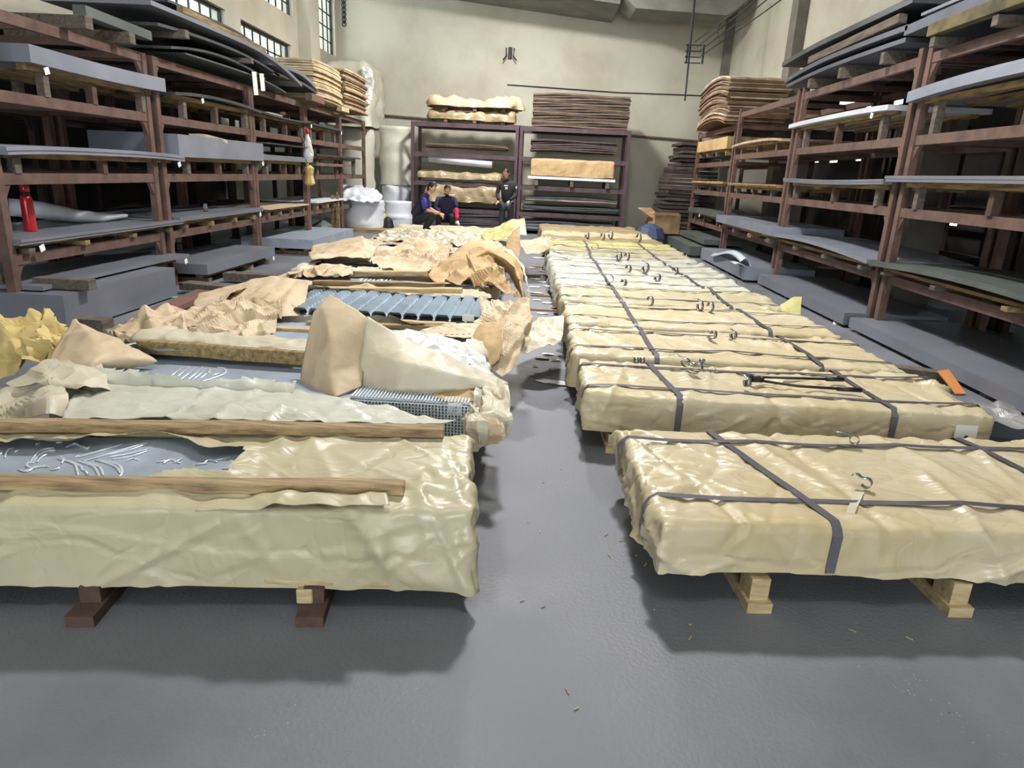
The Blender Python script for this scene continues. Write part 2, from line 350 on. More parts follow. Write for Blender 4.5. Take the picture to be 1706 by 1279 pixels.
# wall line conduits
p, q = A(610, 190, YB-.05), A(1172, 236, YB-.05)
tag(obj('conduit', MB().tube([p, q], .035), 'rust'), 'dark horizontal pipe running low along the back wall above the racks', 'pipe')
p, q = A(845, 141, YB-.03), A(1215, 161, YB-.03)
tag(obj('wall_cable', MB().tube([p, p*.5+q*.5+np.array([0, 0, -.05]), q], .014, 5), 'frame_black'), 'thin cable strung high across the back wall', 'cable')
t = thing('wall_bracket', 'small dark hook bracket high on the middle of the back wall', 'bracket', A(850, 90, YB-.1))
p = A(850, 88, YB-.06); obj('plate', MB().box(p, (.12, .08, .3)), 'frame_black', t)
for s in (-1, 1): obj('hook', MB().tube([p+np.array([.12*s, -.05, .12]), p+np.array([.1*s, -.1, -.1]), p+np.array([.2*s, -.14, -.22])], .022, 6), 'frame_black', t)
# hanging rod with bracket and four wires
p, q = A(1163, -60, 18), A(1141, 168, 18)
t = thing('hanging_rod', 'long black rod hanging from the ceiling with a small square bracket halfway', 'rod', (p[0], 18, p[2]))
obj('rod', MB().tube([p, q], [.03, .02], 6), 'frame_black', t)
b0 = A(1153, 90, 17.95)
mb = MB()
w, h = .28, .42
for dx in (-.12, w-.02): mb.box(b0+np.array([dx, -.02, 0]), (.035, .05, h))
for i in range(4): mb.box(b0+np.array([.07, -.02, h/2-.02-i*h/3*.92]), (w, .04, .02))
obj('bracket', mb, 'frame_black', t)
for i in range(4): obj('insulator', MB().lathe([(.03, 0), (.045, .02), (.03, .04)], b0+np.array([-.13, -.05, h/2-.05-i*h/3*.9]), 8), 'frame_black', t)
ends = [(1250, -5), (1262, -5), (1280, -5), (1304, -5)]
sts = [(1158, 70), (1162, 78), (1167, 84), (1168, 93)]
for i in range(4):
    a = A(*sts[i], 17.9); b = A(*ends[i], 11.5); b2 = a+(b-a)*1.6
    mid = (a+b2)/2-np.array([0, 0, .03])
    tag(obj('overhead_wire', MB().tube([a, mid, b2], .011, 5), 'frame_black'), ['topmost', 'second from the top', 'third from the top', 'lowest'][i]+' of the thin black wires running from the hanging bracket', 'wire', 'parallel wires from the hanging bracket')
a = A(1202, 34, 16.5); b = A(1200, 70, 16.5); c = A(1208, 50, 16.4)
tag(obj('loose_wire', MB().tube([a, (a+b)/2+np.array([-.08, 0, 0]), b, c], .008, 5), 'frame_black'), 'loose curl of thin wire dangling under the four parallel wires', 'wire')
# chain near window
mb = MB(); p = A(572, -20, 19.3)
for i in range(16):
    c = p-np.array([0, 0, .055*i])
    pts = [c+np.array([(math.cos(a)*.055)*(i % 2), (math.cos(a)*.055)*(1-i % 2), math.sin(a)*.06]) for a in np.linspace(0, 2*PI, 9)]
    mb.tube(pts, .014, 5, False)
tag(obj('hoist_chain', mb, 'frame_black'), 'black hoist chain hanging beside the tall barred window', 'chain')
# =================================================================== RACKS
BR = .085
def rack(name, label, x0, x1, y0, y1, levels, m, along='y', h=None, group=None):
    "x0 front, x1 back (along='y': runs along y). for along='x', y0 front and y1 back"
    h = h or levels[-1]
    t = thing(name, label, 'rack', ((x0+x1)/2, (y0+y1)/2, 0), group)
    for x in (x0, x1):
        for y in (y0, y1):
            obj('post', MB().box((x, y, h/2), (BR, BR, h)).box((x, y, .01), (.16, .16, .02)), m, t)
    for z in levels:
        if along == 'y':
            for x in (x0, x1): obj('beam', MB().box((x, (y0+y1)/2, z-.05), (.06, y1-y0-BR, .1)), m, t)
            for y in (y0, y1, (y0*2+y1)/3, (y0+2*y1)/3): obj('cross_arm', MB().box(((x0+x1)/2, y, z-.04), (abs(x1-x0)-BR, .06, .07)), m, t)
            for y, s in ((y0, 1), (y1, -1)): obj('gusset', MB().add([(x0-.02, y+s*.04, z-.1), (x0+.02, y+s*.04, z-.1), (x0-.02, y+s*.04, z-.26), (x0+.02, y+s*.04, z-.26), (x0-.02, y+s*.14, z-.1), (x0+.02, y+s*.14, z-.1)], [(0, 1, 3, 2), (0, 1, 5, 4), (2, 3, 5, 4), (0, 2, 4), (1, 3, 5)]), m, t)
        else:
            for y in (y0, y1): obj('beam', MB().box(((x0+x1)/2, y, z-.06), (x1-x0-BR, .06, .12)), m, t)
            for x in (x0, x1, (x0+x1)/2): obj('cross_arm', MB().box((x, (y0+y1)/2, z-.05), (.06, y1-y0-BR, .08)), m, t)
    return t
LL = [.70, 1.42, 2.13, 2.80]; RLv = [.70, 1.45, 2.22, 3.05]
LX, RX = -4.85, 4.12
ordn = ['nearest', 'second', 'third', 'fourth', 'farthest']
LB = [(6.12, 8.70), (8.92, 11.75), (11.86, 14.45), (14.56, 16.95), (17.06, 19.35)]
RB = [(5.05, 8.10), (8.30, 11.75), (11.95, 15.28), (15.48, 19.0)]
for i, (a, b) in enumerate(LB):
    rack('storage_rack', 'rust-brown steel rack, %s of the racks along the left wall' % ordn[i], LX, LX-1.25, a, b, LL, 'rust')
for i, (a, b) in enumerate(RB):
    rack('storage_rack', 'rust-brown steel rack, %s of the racks along the right wall' % ordn[i if i < 3 else 4], RX, RX+1.2, a, b, RLv if i < 3 else [.70, 1.45, 2.10, 2.83], 'rust', h=3.13 if i < 3 else 2.88)
# second line of frames standing in the side aisles
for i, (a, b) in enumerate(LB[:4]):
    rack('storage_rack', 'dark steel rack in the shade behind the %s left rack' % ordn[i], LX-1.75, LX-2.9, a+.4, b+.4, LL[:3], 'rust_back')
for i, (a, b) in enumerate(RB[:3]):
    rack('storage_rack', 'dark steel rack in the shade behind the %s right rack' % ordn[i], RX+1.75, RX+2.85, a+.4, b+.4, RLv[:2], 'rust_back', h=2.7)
BL = [.60, 1.33, 2.10, 2.90]; BY = 20.0
rack('storage_rack', 'dark purple-brown steel rack against the back wall, left one with the white roll', -3.62, -.70, BY, BY+1.2, BL, 'rust_purple', 'x')
rack('storage_rack', 'dark purple-brown steel rack against the back wall, right one with the brown draped stack', -.58, 2.40, BY, BY+1.2, BL, 'rust_purple', 'x')
# ------------------------------------------------------------------ stock on racks
def pallet(side, y0, y1, z0, z1, xf, label, depth=1.1, m='wood_y', group='timber bearers under the racked sheets', nb=4):
    "timber under a stack: cross bearers with long rails on top"
    s = -1 if side == 'L' else 1; H = z1-z0
    if H < .03: return
    t = thing('timber_pallet', label, 'pallet', (xf+s*depth/2, (y0+y1)/2, z0), group)
    hb = H-.055 if H > .13 else H*.55
    if hb < .085:
        for k in range(nb):
            y = y0+.12+(y1-y0-.24)*k/(nb-1)+random.uniform(-.06, .06)
            obj('bearer', MB().box((xf+s*(depth/2-.01-.04*random.random()), y, z0+hb/2), (depth, .085, hb)), 'wood_grey' if random.random() < .6 else m, t)
    if H-hb > .01:
        for k in range(3):
            obj('rail', MB().box((xf+s*(.10+k*(depth-.2)/2), (y0+y1)/2, z0+hb+(H-hb)/2), (.1, y1-y0-.06, H-hb)), m, t)
    if hb > .085:
        for k in range(6): obj('foot', MB().box((xf+s*(.07 if k < 3 else depth-.15), y0+.3+(y1-y0-.6)*(k % 3)/2+random.uniform(-.15, .15), z0+hb/2), (.08, .08, hb)), 'wood_brown' if k % 2 else 'wood_grey', t)
    return t
def stack(side, y0, y1, z, th, xf, label, m='steel', layers=1, sag=.0, droop=0., depth=1.2, tag_at=None, seed=0, name='sheet_stack', cat='steel sheets', gap=0):
    "a pile of thin plates running along y; droop bends the overhanging ends down"
    s = -1 if side == 'L' else 1
    t = thing(name, label, cat, (xf+s*depth/2, (y0+y1)/2, z)); ys = np.linspace(y0, y1, 19); rnd = random.Random(seed+int(y0*100))
    zf = lambda y, k=0: z+sag*math.sin(PI*(y-y0)/(y1-y0))*-1 - droop*abs(2*(y-y0)/(y1-y0)-1)**3
    lt = th/layers
    for k in range(layers):
        o = rnd.uniform(-.02, .02) if k else 0; oy = rnd.uniform(-.03, .03) if k else 0
        mb = MB().slab(xf+s*o, xf+s*(depth+o), ys+oy, lambda y, k=k, oy=oy: zf(y-oy)+k*lt, lt*(1-gap) if k < layers-1 else lt)
        obj('plate' if layers > 1 else 'plates', mb, m, t)
    if tag_at:
        y = tag_at
        obj('tag', MB().box((xf-s*.012, y, zf(y)-.045), (.006, .065, .06), rx=.3), 'label', t)
    return t
# wooden stacks under: call with pallet from level to z
def shelf(side, i, y0, y1, z, th, xf, label, lvl=None, **k):
    t = stack(side, y0, y1, z, th, xf, label, **k)
    levels = LL if side == 'L' else RLv
    zb = 0 if lvl is None else levels[lvl]
    pallet(side, y0+.05, y1-.12, zb, z-k.get('droop', 0)*.0-.001, xf+(-.06 if side == 'L' else .06), 'timber bearers under the %s' % label[:60].split(' on ')[0].split(' lying')[0], group=None)
    return t
shelf('L', 0, 6.62, 8.97, 2.40, .155, -4.72, 'thick pale-edged sheet stack on the top shelf of the nearest left rack', 2, m='steel_blue', layers=1, sag=.015, tag_at=6.8)
shelf('L', 0, 6.15, 9.28, 1.61, .07, -4.72, 'long sheet stack level with the eye in the nearest left rack', 1, m='steel_blue', layers=2, droop=.03, tag_at=9.1)
shelf('L', 0, 6.14, 9.12, .785, .055, -4.74, 'broad sheet stack with the red flask standing on it', 0, m='steel', layers=2, droop=.0, tag_at=6.4)
shelf('L', 0, 6.15, 8.92, .385, .04, -4.60, 'thin tilted sheet stack just above the floor pile in the nearest left rack', None, m='steel', droop=.01, tag_at=8.8, depth=.9)
stack('L', 6.05, 8.05, .02, .34, -4.35, 'deep floor pile of sheets with a smooth grey side under the nearest left rack', m='steel', depth=1.0)
shelf('L', 1, 9.2, 12.0, 2.42, .04, -4.72, 'thin curved sheets on the top shelf of the second left rack', 2, m='steel_dark', layers=2, droop=.03, sag=-.03, tag_at=9.9)
shelf('L', 1, 9.15, 11.98, 1.64, .28, -4.72, 'tall flat-sided sheet stack with beige paper over its edge in the second left rack', 1, m='steel_blue', tag_at=11.9)
shelf('L', 1, 9.05, 11.86, .815, .06, -4.74, 'broad sheet stack with a small glass on it in the second left rack', 0, m='steel', droop=0, tag_at=11.7)
shelf('L', 1, 9.02, 11.45, .13, .14, -4.42, 'floor-level sheet stack with a white round tag in the second left rack', None, m='steel', depth=1.05, tag_at=11.35)
shelf('L', 2, 11.95, 14.75, 2.42, .03, -4.74, 'thin sagging sheets on yellow timber on the top shelf of the third left rack', 2, m='steel_dark', sag=.03, tag_at=14.6)
shelf('L', 2, 12.0, 14.4, 1.66, .09, -4.74, 'grey sheet bundle on the eye-level shelf of the third left rack', 1, m='steel', tag_at=14.3)
stack('L', 12.1, 14.6, 1.93, .02, -4.70, 'black thin sheets lying above the grey bundle in the third left rack', m='steel_dark', layers=1)
shelf('L', 2, 12.1, 14.3, .82, .02, -4.74, 'loose sheet offcuts on the lower shelf of the third left rack', 0, m='kraft', depth=1.0)
shelf('L', 2, 12.55, 15.35, .12, .17, -4.12, 'pale blue-grey floor stack sticking out from the third left rack', None, m='zinc', depth=1.35)
shelf('L', 3, 14.6, 17.0, 2.40, .04, -4.74, 'dark thin sheets on the top shelf of the fourth left rack', 2, m='steel_dark', tag_at=16.8)
shelf('L', 3, 14.7, 18.3, 1.80, .04, -4.66, 'long black sheets jutting past the fourth left rack at eye level', 1, m='steel_dark', layers=2)
stack('L', 14.7, 17.4, 1.60, .06, -4.68, 'brown boards lying under the black sheets in the fourth left rack', m='board_d', layers=2, name='board_stack', cat='boards')
shelf('L', 3, 14.7, 17.0, .84, .03, -4.70, 'pale flat sheets on the lower shelf of the fourth left rack', 0, m='film_roll')
# fan of bent sheets piled on top of the left racks
def bent_sheet(side, y0, y1, zc, th, xf, label, m, droop0=.2, droop1=.2, depth=1.3, roll=0, group=None, name='steel_sheet', cat='steel sheet', curl=0):
    s = -1 if side == 'L' else 1; n = 22; ym = (y0+y1)/2
    V = []
    for i in range(n):
        u = i/(n-1); y = y0+(y1-y0)*u
        dz = -droop0*max(0, 1-2*u)**2 - droop1*max(0, 2*u-1)**2
        row = []
        for j in range(7):
            v = j/6; row.append((xf+s*depth*v, y, zc+dz+roll*v+curl*(v-.5)**2*4*(1 if True else 0)))
        V.append(row)
    P = np.array(V); mb = MB().grid(P)
    o = obj(name, mb, m, None, solid=th)
    o.modifiers['s'].offset = 1
    return tag(o, label, cat, group)
for i, (y0, y1, z, th, xf, d0, d1, m, lab) in enumerate([
    (9.0, 12.0, 3.02, .03, -4.62, .12, .10, 'steel_dark', 'dark bent sheet, lowest of the fan on top of the second left rack'),
    (8.7, 12.6, 3.16, .035, -4.60, .06, .12, 'steel_dark', 'dark bent sheet lying second in the fan on top of the second left rack'),
    (8.5, 13.6, 3.30, .05, -4.55, .02, .30, 'steel', 'long grey bent sheet bundle drooping toward the third left rack'),
    (9.1, 12.4, 3.46, .03, -4.66, .02, .16, 'steel_dark', 'dark sheet bundle topmost of the fan above yellow timber'),
    (12.3, 14.9, 3.06, .05, -4.60, .02, .14, 'steel_dark', 'dark drooping sheet bundle on top of the third left rack, lower'),
    (12.2, 14.7, 3.22, .06, -4.60, .04, .18, 'steel', 'grey-edged drooping sheet bundle on top of the third left rack, upper'),
    (9.4, 13.0, 2.92, .02, -4.64, .02, .10, 'steel_green', 'thin green-grey sheet directly on the top rail of the second left rack')]):
    bent_sheet('L', y0, y1, z, th, xf, lab, m, d0, d1)
def timber(a, b, w, h, label, m='wood_y', group=None, name='timber_block'):
    return tag(obj(name, MB().span(a, b, w, h), m, bevel=.004), label, 'timber', group)
timber((-4.5, 9.2, 3.10), (-5.8, 9.2, 3.10), .1, .1, 'grey timber block end under the fan on top of the second left rack', 'wood_grey')
timber((-4.5, 11.2, 3.09), (-5.8, 11.2, 3.09), .1, .07, 'far timber bearer under the fan on top of the second left rack', 'wood_grey')
timber((-4.62, 9.3, 3.40), (-4.62, 12.0, 3.36), .08, .08, 'long yellow timber under the topmost sheet bundle of the left fan', 'wood_y')
timber((-4.55, 7.3, 2.86), (-6.0, 7.3, 2.86), .12, .12, 'thick grey timber lying across the nearest left rack top, near one', 'wood_grey')
timber((-4.58, 8.1, 2.86), (-6.0, 8.1, 2.86), .11, .12, 'thick grey timber lying across the nearest left rack top, far one', 'wood_grey')
timber((-4.7, 7.4, 2.99), (-4.7, 8.6, 2.97), .14, .10, 'mossy grey timber lying lengthwise on the nearest left rack top', 'steel_green')
timber((-4.6, 14.1, 2.88), (-4.6, 14.9, 2.88), .14, .14, 'reddish wooden block under the light board pile on the fourth left rack', 'wood_red')
timber((-4.62, 16.3, 2.86), (-4.62, 16.9, 2.86), .12, .10, 'pale wooden block under the light board pile on the fourth left rack', 'board_l')
timber((-4.05, 6.2, .06), (-4.5, 6.25, .06), .16, .13, 'grey timber block lying on the floor in front of the nearest left rack', 'wood_grey')
timber((-4.25, 6.35, .42), (-4.8, 6.35, .42), .12, .10, 'grey timber block end sticking out over the floor pile', 'wood_grey')
timber((-3.95, 6.9, .05), (-4.1, 8.6, .05), .22, .07, 'faded red-painted plank on the floor beside the left racks', 'wood_red')
timber((-3.6, 8.2, .10), (-4.4, 8.35, .10), .22, .09, 'grey plank crossing the floor beside the left racks', 'wood_grey')
timber((-3.5, 9.3, .09), (-4.3, 9.3, .09), .2, .10, 'dark grey plank crossing the floor beside the second left rack', 'wood_grey')
ONES = 'lowest second third fourth fifth sixth seventh eighth ninth tenth eleventh twelfth thirteenth fourteenth fifteenth sixteenth seventeenth eighteenth nineteenth twentieth'.split()
def nth(k, n):
    if k == 0: return 'lowest'
    if k == n-1: return 'topmost'
    if k == n-2: return 'second-topmost'
    return ONES[k]+'-lowest' if k < 20 else ONES[n-1-k]+'-topmost'
p = A(8, 545, z=0)
timber((p[0], p[1], 0), (p[0]-.03, p[1], .70), .09, .09, 'pale upright timber prop at the near corner of the nearest left rack', 'wood_x')
# board piles (every board a thing)
def board_pile(n, x0, x1, y0, y1, z0, th, m, label, group, jit=.03, bend=0, axis='y', name='board', cat='board'):
    rnd = random.Random(int(n*x0*10)); lab0 = label
    for k in range(n):
        label = nth(k, n)+' '+lab0
        jx, jy = rnd.uniform(-jit, jit), rnd.uniform(-jit, jit); e0, e1 = rnd.uniform(0, bend), rnd.uniform(0, bend)
        c = rnd.uniform(.0, .5)*th; zb = z0+k*th
        N = 9; V = []
        if axis == 'y':
            for i in range(N):
                u = i/(N-1); y = y0+jy+(y1-y0)*u; d = -bend*(2*u-1)**2+e0*.2*math.sin(u*9+k)*.4
                V += [(x0+jx, y, zb+d), (x1+jx, y, zb+d), (x1+jx, y, zb+th*.8+d), (x0+jx, y, zb+th*.8+d)]
        else:
            for i in range(N):
                u = i/(N-1); x = x0+jx+(x1-x0)*u; d = -bend*(2*u-1)**2+th*.25*math.sin(u*7+k*1.3)
                V += [(x, y0+jy, zb+d), (x, y1+jy, zb+d), (x, y1+jy, zb+th*.8+d), (x, y0+jy, zb+th*.8+d)]
        Fc = [(3, 2, 1, 0), tuple((N-1)*4+i for i in range(4))]+[(i*4+j, i*4+(j+1) % 4, (i+1)*4+(j+1) % 4, (i+1)*4+j) for i in range(N-1) for j in range(4)]
        tag(obj(name, MB().add(V, Fc), m if isinstance(m, str) else m[k % len(m)]), label, cat, group)
board_pile(16, -6.0, -4.62, 14.55, 16.5, 2.93, .046, ['board_l', 'board_l', 'board_p'], 'thin light-brown board in the near pile on top of the fourth left rack', 'light board pile on the left rack', .04, .03)
board_pile(20, -6.0, -4.66, 16.9, 19.0, 2.93, .044, ['board_m', 'board_l', 'board_d'], 'thin brown board in the far pile on top of the farthest left rack', 'brown board pile on the left rack', .04, .02)
board_pile(20, 3.85, 5.1, 15.45, 18.1, 2.98, .046, ['board_d', 'board_m', 'board_d', 'board_p'], 'curled brown board in the tall pile on top of the farthest right rack', 'curled board pile on the right rack', .05, .14)
board_pile(15, -.30, 2.36, 20.1, 21.2, 2.935, .058, ['board_d', 'board_k'], 'dark board in the big pile on top of the right back rack', 'board pile on the back rack', .02, .02, 'x')
board_pile(6, -.30, 2.1, 20.0, 21.1, 2.30, .05, ['board_k', 'rust_purple'], 'dim brown board on the upper shelf of the right back rack', 'boards on the upper shelf of the back rack', .03, .03, 'x')
board_pile(3, -3.25, -.95, 20.0, 21.0, 2.26, .035, ['board_d', 'board_p'], 'thin warped board on the upper shelf of the left back rack', 'boards on the upper shelf of the left back rack', .05, .02, 'x')
board_pile(4, -.40, 2.2, 19.95, 21.1, .92, .035, ['steel_dark', 'board_p', 'steel_dark'], 'thin plate on the lower shelf of the right back rack', 'plates on the lower shelf of the back rack', .04, .02, 'x', 'plate', 'plate')
board_pile(3, -.45, 2.3, 19.95, 21.1, .68, .04, ['steel_dark'], 'dark plate lowest on the lower shelf of the right back rack', 'dark plates low in the back rack', .04, .0, 'x', 'plate', 'plate')
board_pile(5, -.50, 2.2, 19.9, 21.1, .08, .06, ['steel_dark', 'steel'], 'dark plate in the floor pile under the right back rack', 'floor plates under the right back rack', .04, .0, 'x', 'plate', 'plate')
board_pile(7, -3.4, -.85, 19.95, 21.1, .05, .06, ['steel_dark', 'rust_purple'], 'dark plate in the floor pile under the left back rack', 'floor plates under the left back rack', .03, .0, 'x', 'plate', 'plate')
# leaning stack of thin boards at the far end of the right racks
rnd = random.Random(5)
for k in range(26):
    z = .04+k*.102; ins = .9*(1-min(1, z/2.4))
    x0 = 3.72-ins*.75+rnd.uniform(-.05, .05)
    tag(obj('board', MB().box(((x0+4.75)/2, 19.9+rnd.uniform(-.05, .05), z), (4.75-x0, 1.5, .075), ry=rnd.uniform(-.02, .03)), 'board_k' if k % 3 else 'rust_back'),
        nth(k, 26)+' thin board in the leaning pile filling the corner past the right racks', 'board', 'board pile in the far right corner')
# right shelves
shelf('R', 0, 4.7, 8.25, 2.60, .11, 4.0, 'pale-edged sheet stack on the top shelf of the nearest right rack', 2, m='steel_blue', droop=.03, sag=-.03)
shelf('R', 0, 4.8, 8.32, 1.73, .065, 3.98, 'grey sheet stack at eye level in the nearest right rack', 1, m='steel', layers=2)
shelf('R', 0, 4.6, 8.28, .775, .05, 3.96, 'dark glossy bowed sheet on splintered timber in the nearest right rack', 0, m='steel_green', layers=2, sag=-.06)
shelf('R', 0, 4.2, 8.18, .02+.02, .12, 3.82, 'thick blue-grey slab stack low along the aisle at the nearest right rack', None, m='steel', depth=1.3)
bent_sheet('R', 4.6, 8.5, 3.30, .10, 3.95, 'thick grey sheet bundle on top of the nearest right rack', 'steel_shaded', .02, .02)
bent_sheet('R', 4.8, 8.3, 3.46, .03, 4.0, 'thin curved sheet resting on the thick bundle on the nearest right rack', 'steel', .0, .0, curl=-.02)
timber((3.95, 5.2, 3.22), (3.95, 7.9, 3.22), .1, .12, 'shade-darkened timber under the thick sheet bundle on the nearest right rack', 'wood_shaded')
for y, w in ((5.6, 'nearest'), (6.8, 'middle'), (7.8, 'farthest')): timber((3.92, y, 3.10), (5.1, y, 3.10), .09, .09, w+' crosswise timber end under the thick bundle on the nearest right rack', 'wood_grey', 'crosswise timbers on the nearest right rack')
bent_sheet('R', 8.45, 12.35, 3.35, .06, 3.95, 'grey sheet bundle on top of the second right rack, lower one', 'steel_shaded', .02, .10)
bent_sheet('R', 8.5, 12.3, 3.24, .05, 3.98, 'blue-grey sheets under the bundle on top of the second right rack', 'steel_shaded', .02, .06)
bent_sheet('R', 8.45, 12.6, 3.60, .07, 3.95, 'dark lifted sheet bundle topmost on the second right rack', 'steel_dark', .0, .06)
timber((4.0, 8.7, 3.50), (4.0, 11.4, 3.46), .1, .10, 'dark timber between the sheet bundles on the second right rack', 'wood_grey')
for y, w in ((9.0, 'nearest'), (10.2, 'middle'), (11.3, 'farthest')): timber((3.98, y, 3.13), (5.1, y, 3.13), .09, .13, w+' crosswise timber end under the bundles on the second right rack', 'wood_grey', 'crosswise timbers on the second right rack')
shelf('R', 1, 8.65, 11.95, 2.55, .06, 4.0, 'very pale sheet stack on yellow timber on the top shelf of the second right rack', 2, m='film_roll', droop=.02, tag_at=9.0)
shelf('R', 1, 8.36, 11.75, 1.70, .06, 3.98, 'rippled grey sheet stack at eye level in the second right rack', 1, m='steel', layers=2, sag=.02)
shelf('R', 1, 8.3, 12.3, .79, .05, 3.94, 'blue-grey bowed sheet sticking out low in the second right rack', 0, m='steel_blue', sag=-.06, depth=1.25)
shelf('R', 1, 8.3, 11.7, .04, .15, 3.80, 'blue-grey slab stack on the floor along the second right rack', None, m='steel', depth=1.25, tag_at=8.5)
shelf('R', 2, 11.7, 15.4, .83, .15, 3.90, 'thick pale blue sheet stack in the third right rack', 0, m='steel_blue', depth=1.2)
shelf('R', 2, 11.9, 15.2, .05, .22, 3.62, 'open floor stack with a curled sheet edge at the third right rack', None, m='steel_blue', depth=1.2)
shelf('R', 2, 12.2, 15.3, 2.40, .04, 4.0, 'dim boards on the top shelf of the third right rack', 2, m='board_p', droop=.05)
shelf('R', 2, 12.1, 15.2, 1.60, .05, 4.0, 'brown boards at eye level in the third right rack', 1, m='board_m', layers=2)
shelf('R', 3, 15.6, 18.9, .05, .20, 3.45, 'grey-green floor stack at the farthest right rack', None, m='steel_green', depth=1.2, tag_at=15.8)
stack('R', 15.6, 18.4, .30, .12, 3.75, 'grey-green upper floor stack at the farthest right rack', m='steel_green', depth=1.2)
shelf('R', 3, 15.5, 18.6, .90, .10, 3.95, 'dim grey sheets on the lower shelf of the farthest right rack', 0, m='steel_green', tag_at=17.2)
shelf('R', 3, 15.6, 18.8, 1.62, .05, 3.98, 'brown boards at eye level in the farthest right rack', 1, m='board_m', layers=2)
shelf('R', 3, 15.7, 18.6, 2.36, .25, 4.0, 'yellowish paper-wrapped board stack on the upper shelf of the farthest right rack', 2, m='kraft_in')
# rolled curled sheet
V = []
for i in range(16):
    u = i/15; y = 12.0+2.1*u
    for j in range(8):
        v = j/7; V.append((3.55+.22*v, y, .30+.10*math.sin(u*4+.4)+.12*math.sin(v*PI)-.12*v))
tag(obj('curled_sheet', MB().grid(np.array(V).reshape(16, 8, 3)), 'zinc_bright', solid=.006, smooth=True), 'thin bright sheet with a curled rippling edge on the open floor stack at right', 'steel sheet')
V = []
for i in range(14):
    a = -.6+2.6*i/13
    for j in range(2): V.append((3.52+.16*math.cos(a), 11.95+j*.35, .16+.16*math.sin(a)))
tag(obj('curled_sheet', MB().grid(np.array(V).reshape(14, 2, 3)), 'zinc_bright', solid=.008, smooth=True), 'shiny rolled-over sheet end at the near corner of the open floor stack', 'steel sheet')
# =================================================================== WRAPPED PACKAGES
def rbox_points(L, Wd, Hh, r, step, hole=None):
    "grid on the top and four sides of a box with rounded edges, origin at centre of base; returns verts, faces"
    nx = max(2, int(L/step)); ny = max(2, int(Wd/step)); nz = max(2, int(Hh/step))
    key = {}; V = []; Fc = []
    def vid(i, j, k):
        q = (i, j, k)
        if q not in key: key[q] = len(V); V.append((-L/2+L*i/nx, -Wd/2+Wd*j/ny, Hh*k/nz))
        return key[q]
    for i in range(nx):
        for j in range(ny):
            Fc.append((vid(i, j, nz), vid(i+1, j, nz), vid(i+1, j+1, nz), vid(i, j+1, nz)))
    for k in range(nz):
        for i in range(nx):
            Fc.append((vid(i, 0, k), vid(i+1, 0, k), vid(i+1, 0, k+1), vid(i, 0, k+1)))
            Fc.append((vid(i+1, ny, k), vid(i, ny, k), vid(i, ny, k+1), vid(i+1, ny, k+1)))
        for j in range(ny):
            Fc.append((vid(0, j+1, k), vid(0, j, k), vid(0, j, k+1), vid(0, j+1, k+1)))
            Fc.append((vid(nx, j, k), vid(nx, j+1, k), vid(nx, j+1, k+1), vid(nx, j, k+1)))
    return np.array(V), Fc
def wrap_surface(P, L, Wd, Hh, r, seed, amp, crush):
    "maps points on the plain box to the wrinkled wrap"
    inner = np.stack([np.clip(P[:, 0], -L/2+r, L/2-r), np.clip(P[:, 1], -Wd/2+r, Wd/2-r), np.clip(P[:, 2], -1, Hh-r)], 1)
    d = P-inner; ln = np.linalg.norm(d, axis=1, keepdims=True); n = d/np.maximum(ln, 1e-6)
    flat = ln[:, 0] < 1e-5; n[flat] = (0, 0, 1)
    Q = inner+n*r
    edge = np.minimum(np.abs(np.abs(P[:, 0])-L/2), 10)
    h = wrinkle(P, seed, amp, crush)
    side = 1-np.clip(P[:, 2]/Hh, 0, 1)
    endf = np.clip(1-edge/.35, 0, 1)
    h = h*(1+.5*endf+.35*side)
    # pleats gathered down the short ends and slanting folds on the long side
    h += amp*.9*endf*creases(P*np.array([1, 2.0, .6]), seed+9, 8, .5, .05)
    topd = np.clip(1-(Hh-P[:, 2])/.16, 0, 1)*(P[:, 2] < Hh-1e-4)
    h += amp*1.2*np.clip(side*3, 0, 1)*creases(np.stack([P[:, 0]-P[:, 2]*1.9, P[:, 1]-P[:, 2]*1.2, P[:, 2]*1.5], 1), seed+12, 7, .45, .035)
    Q = Q+n*h[:, None]
    hem = np.clip(1-P[:, 2]/.05, 0, 1)
    Q[:, 2] += hem*(noise(P, 3.1, seed+20)-.6)*.05
    return Q
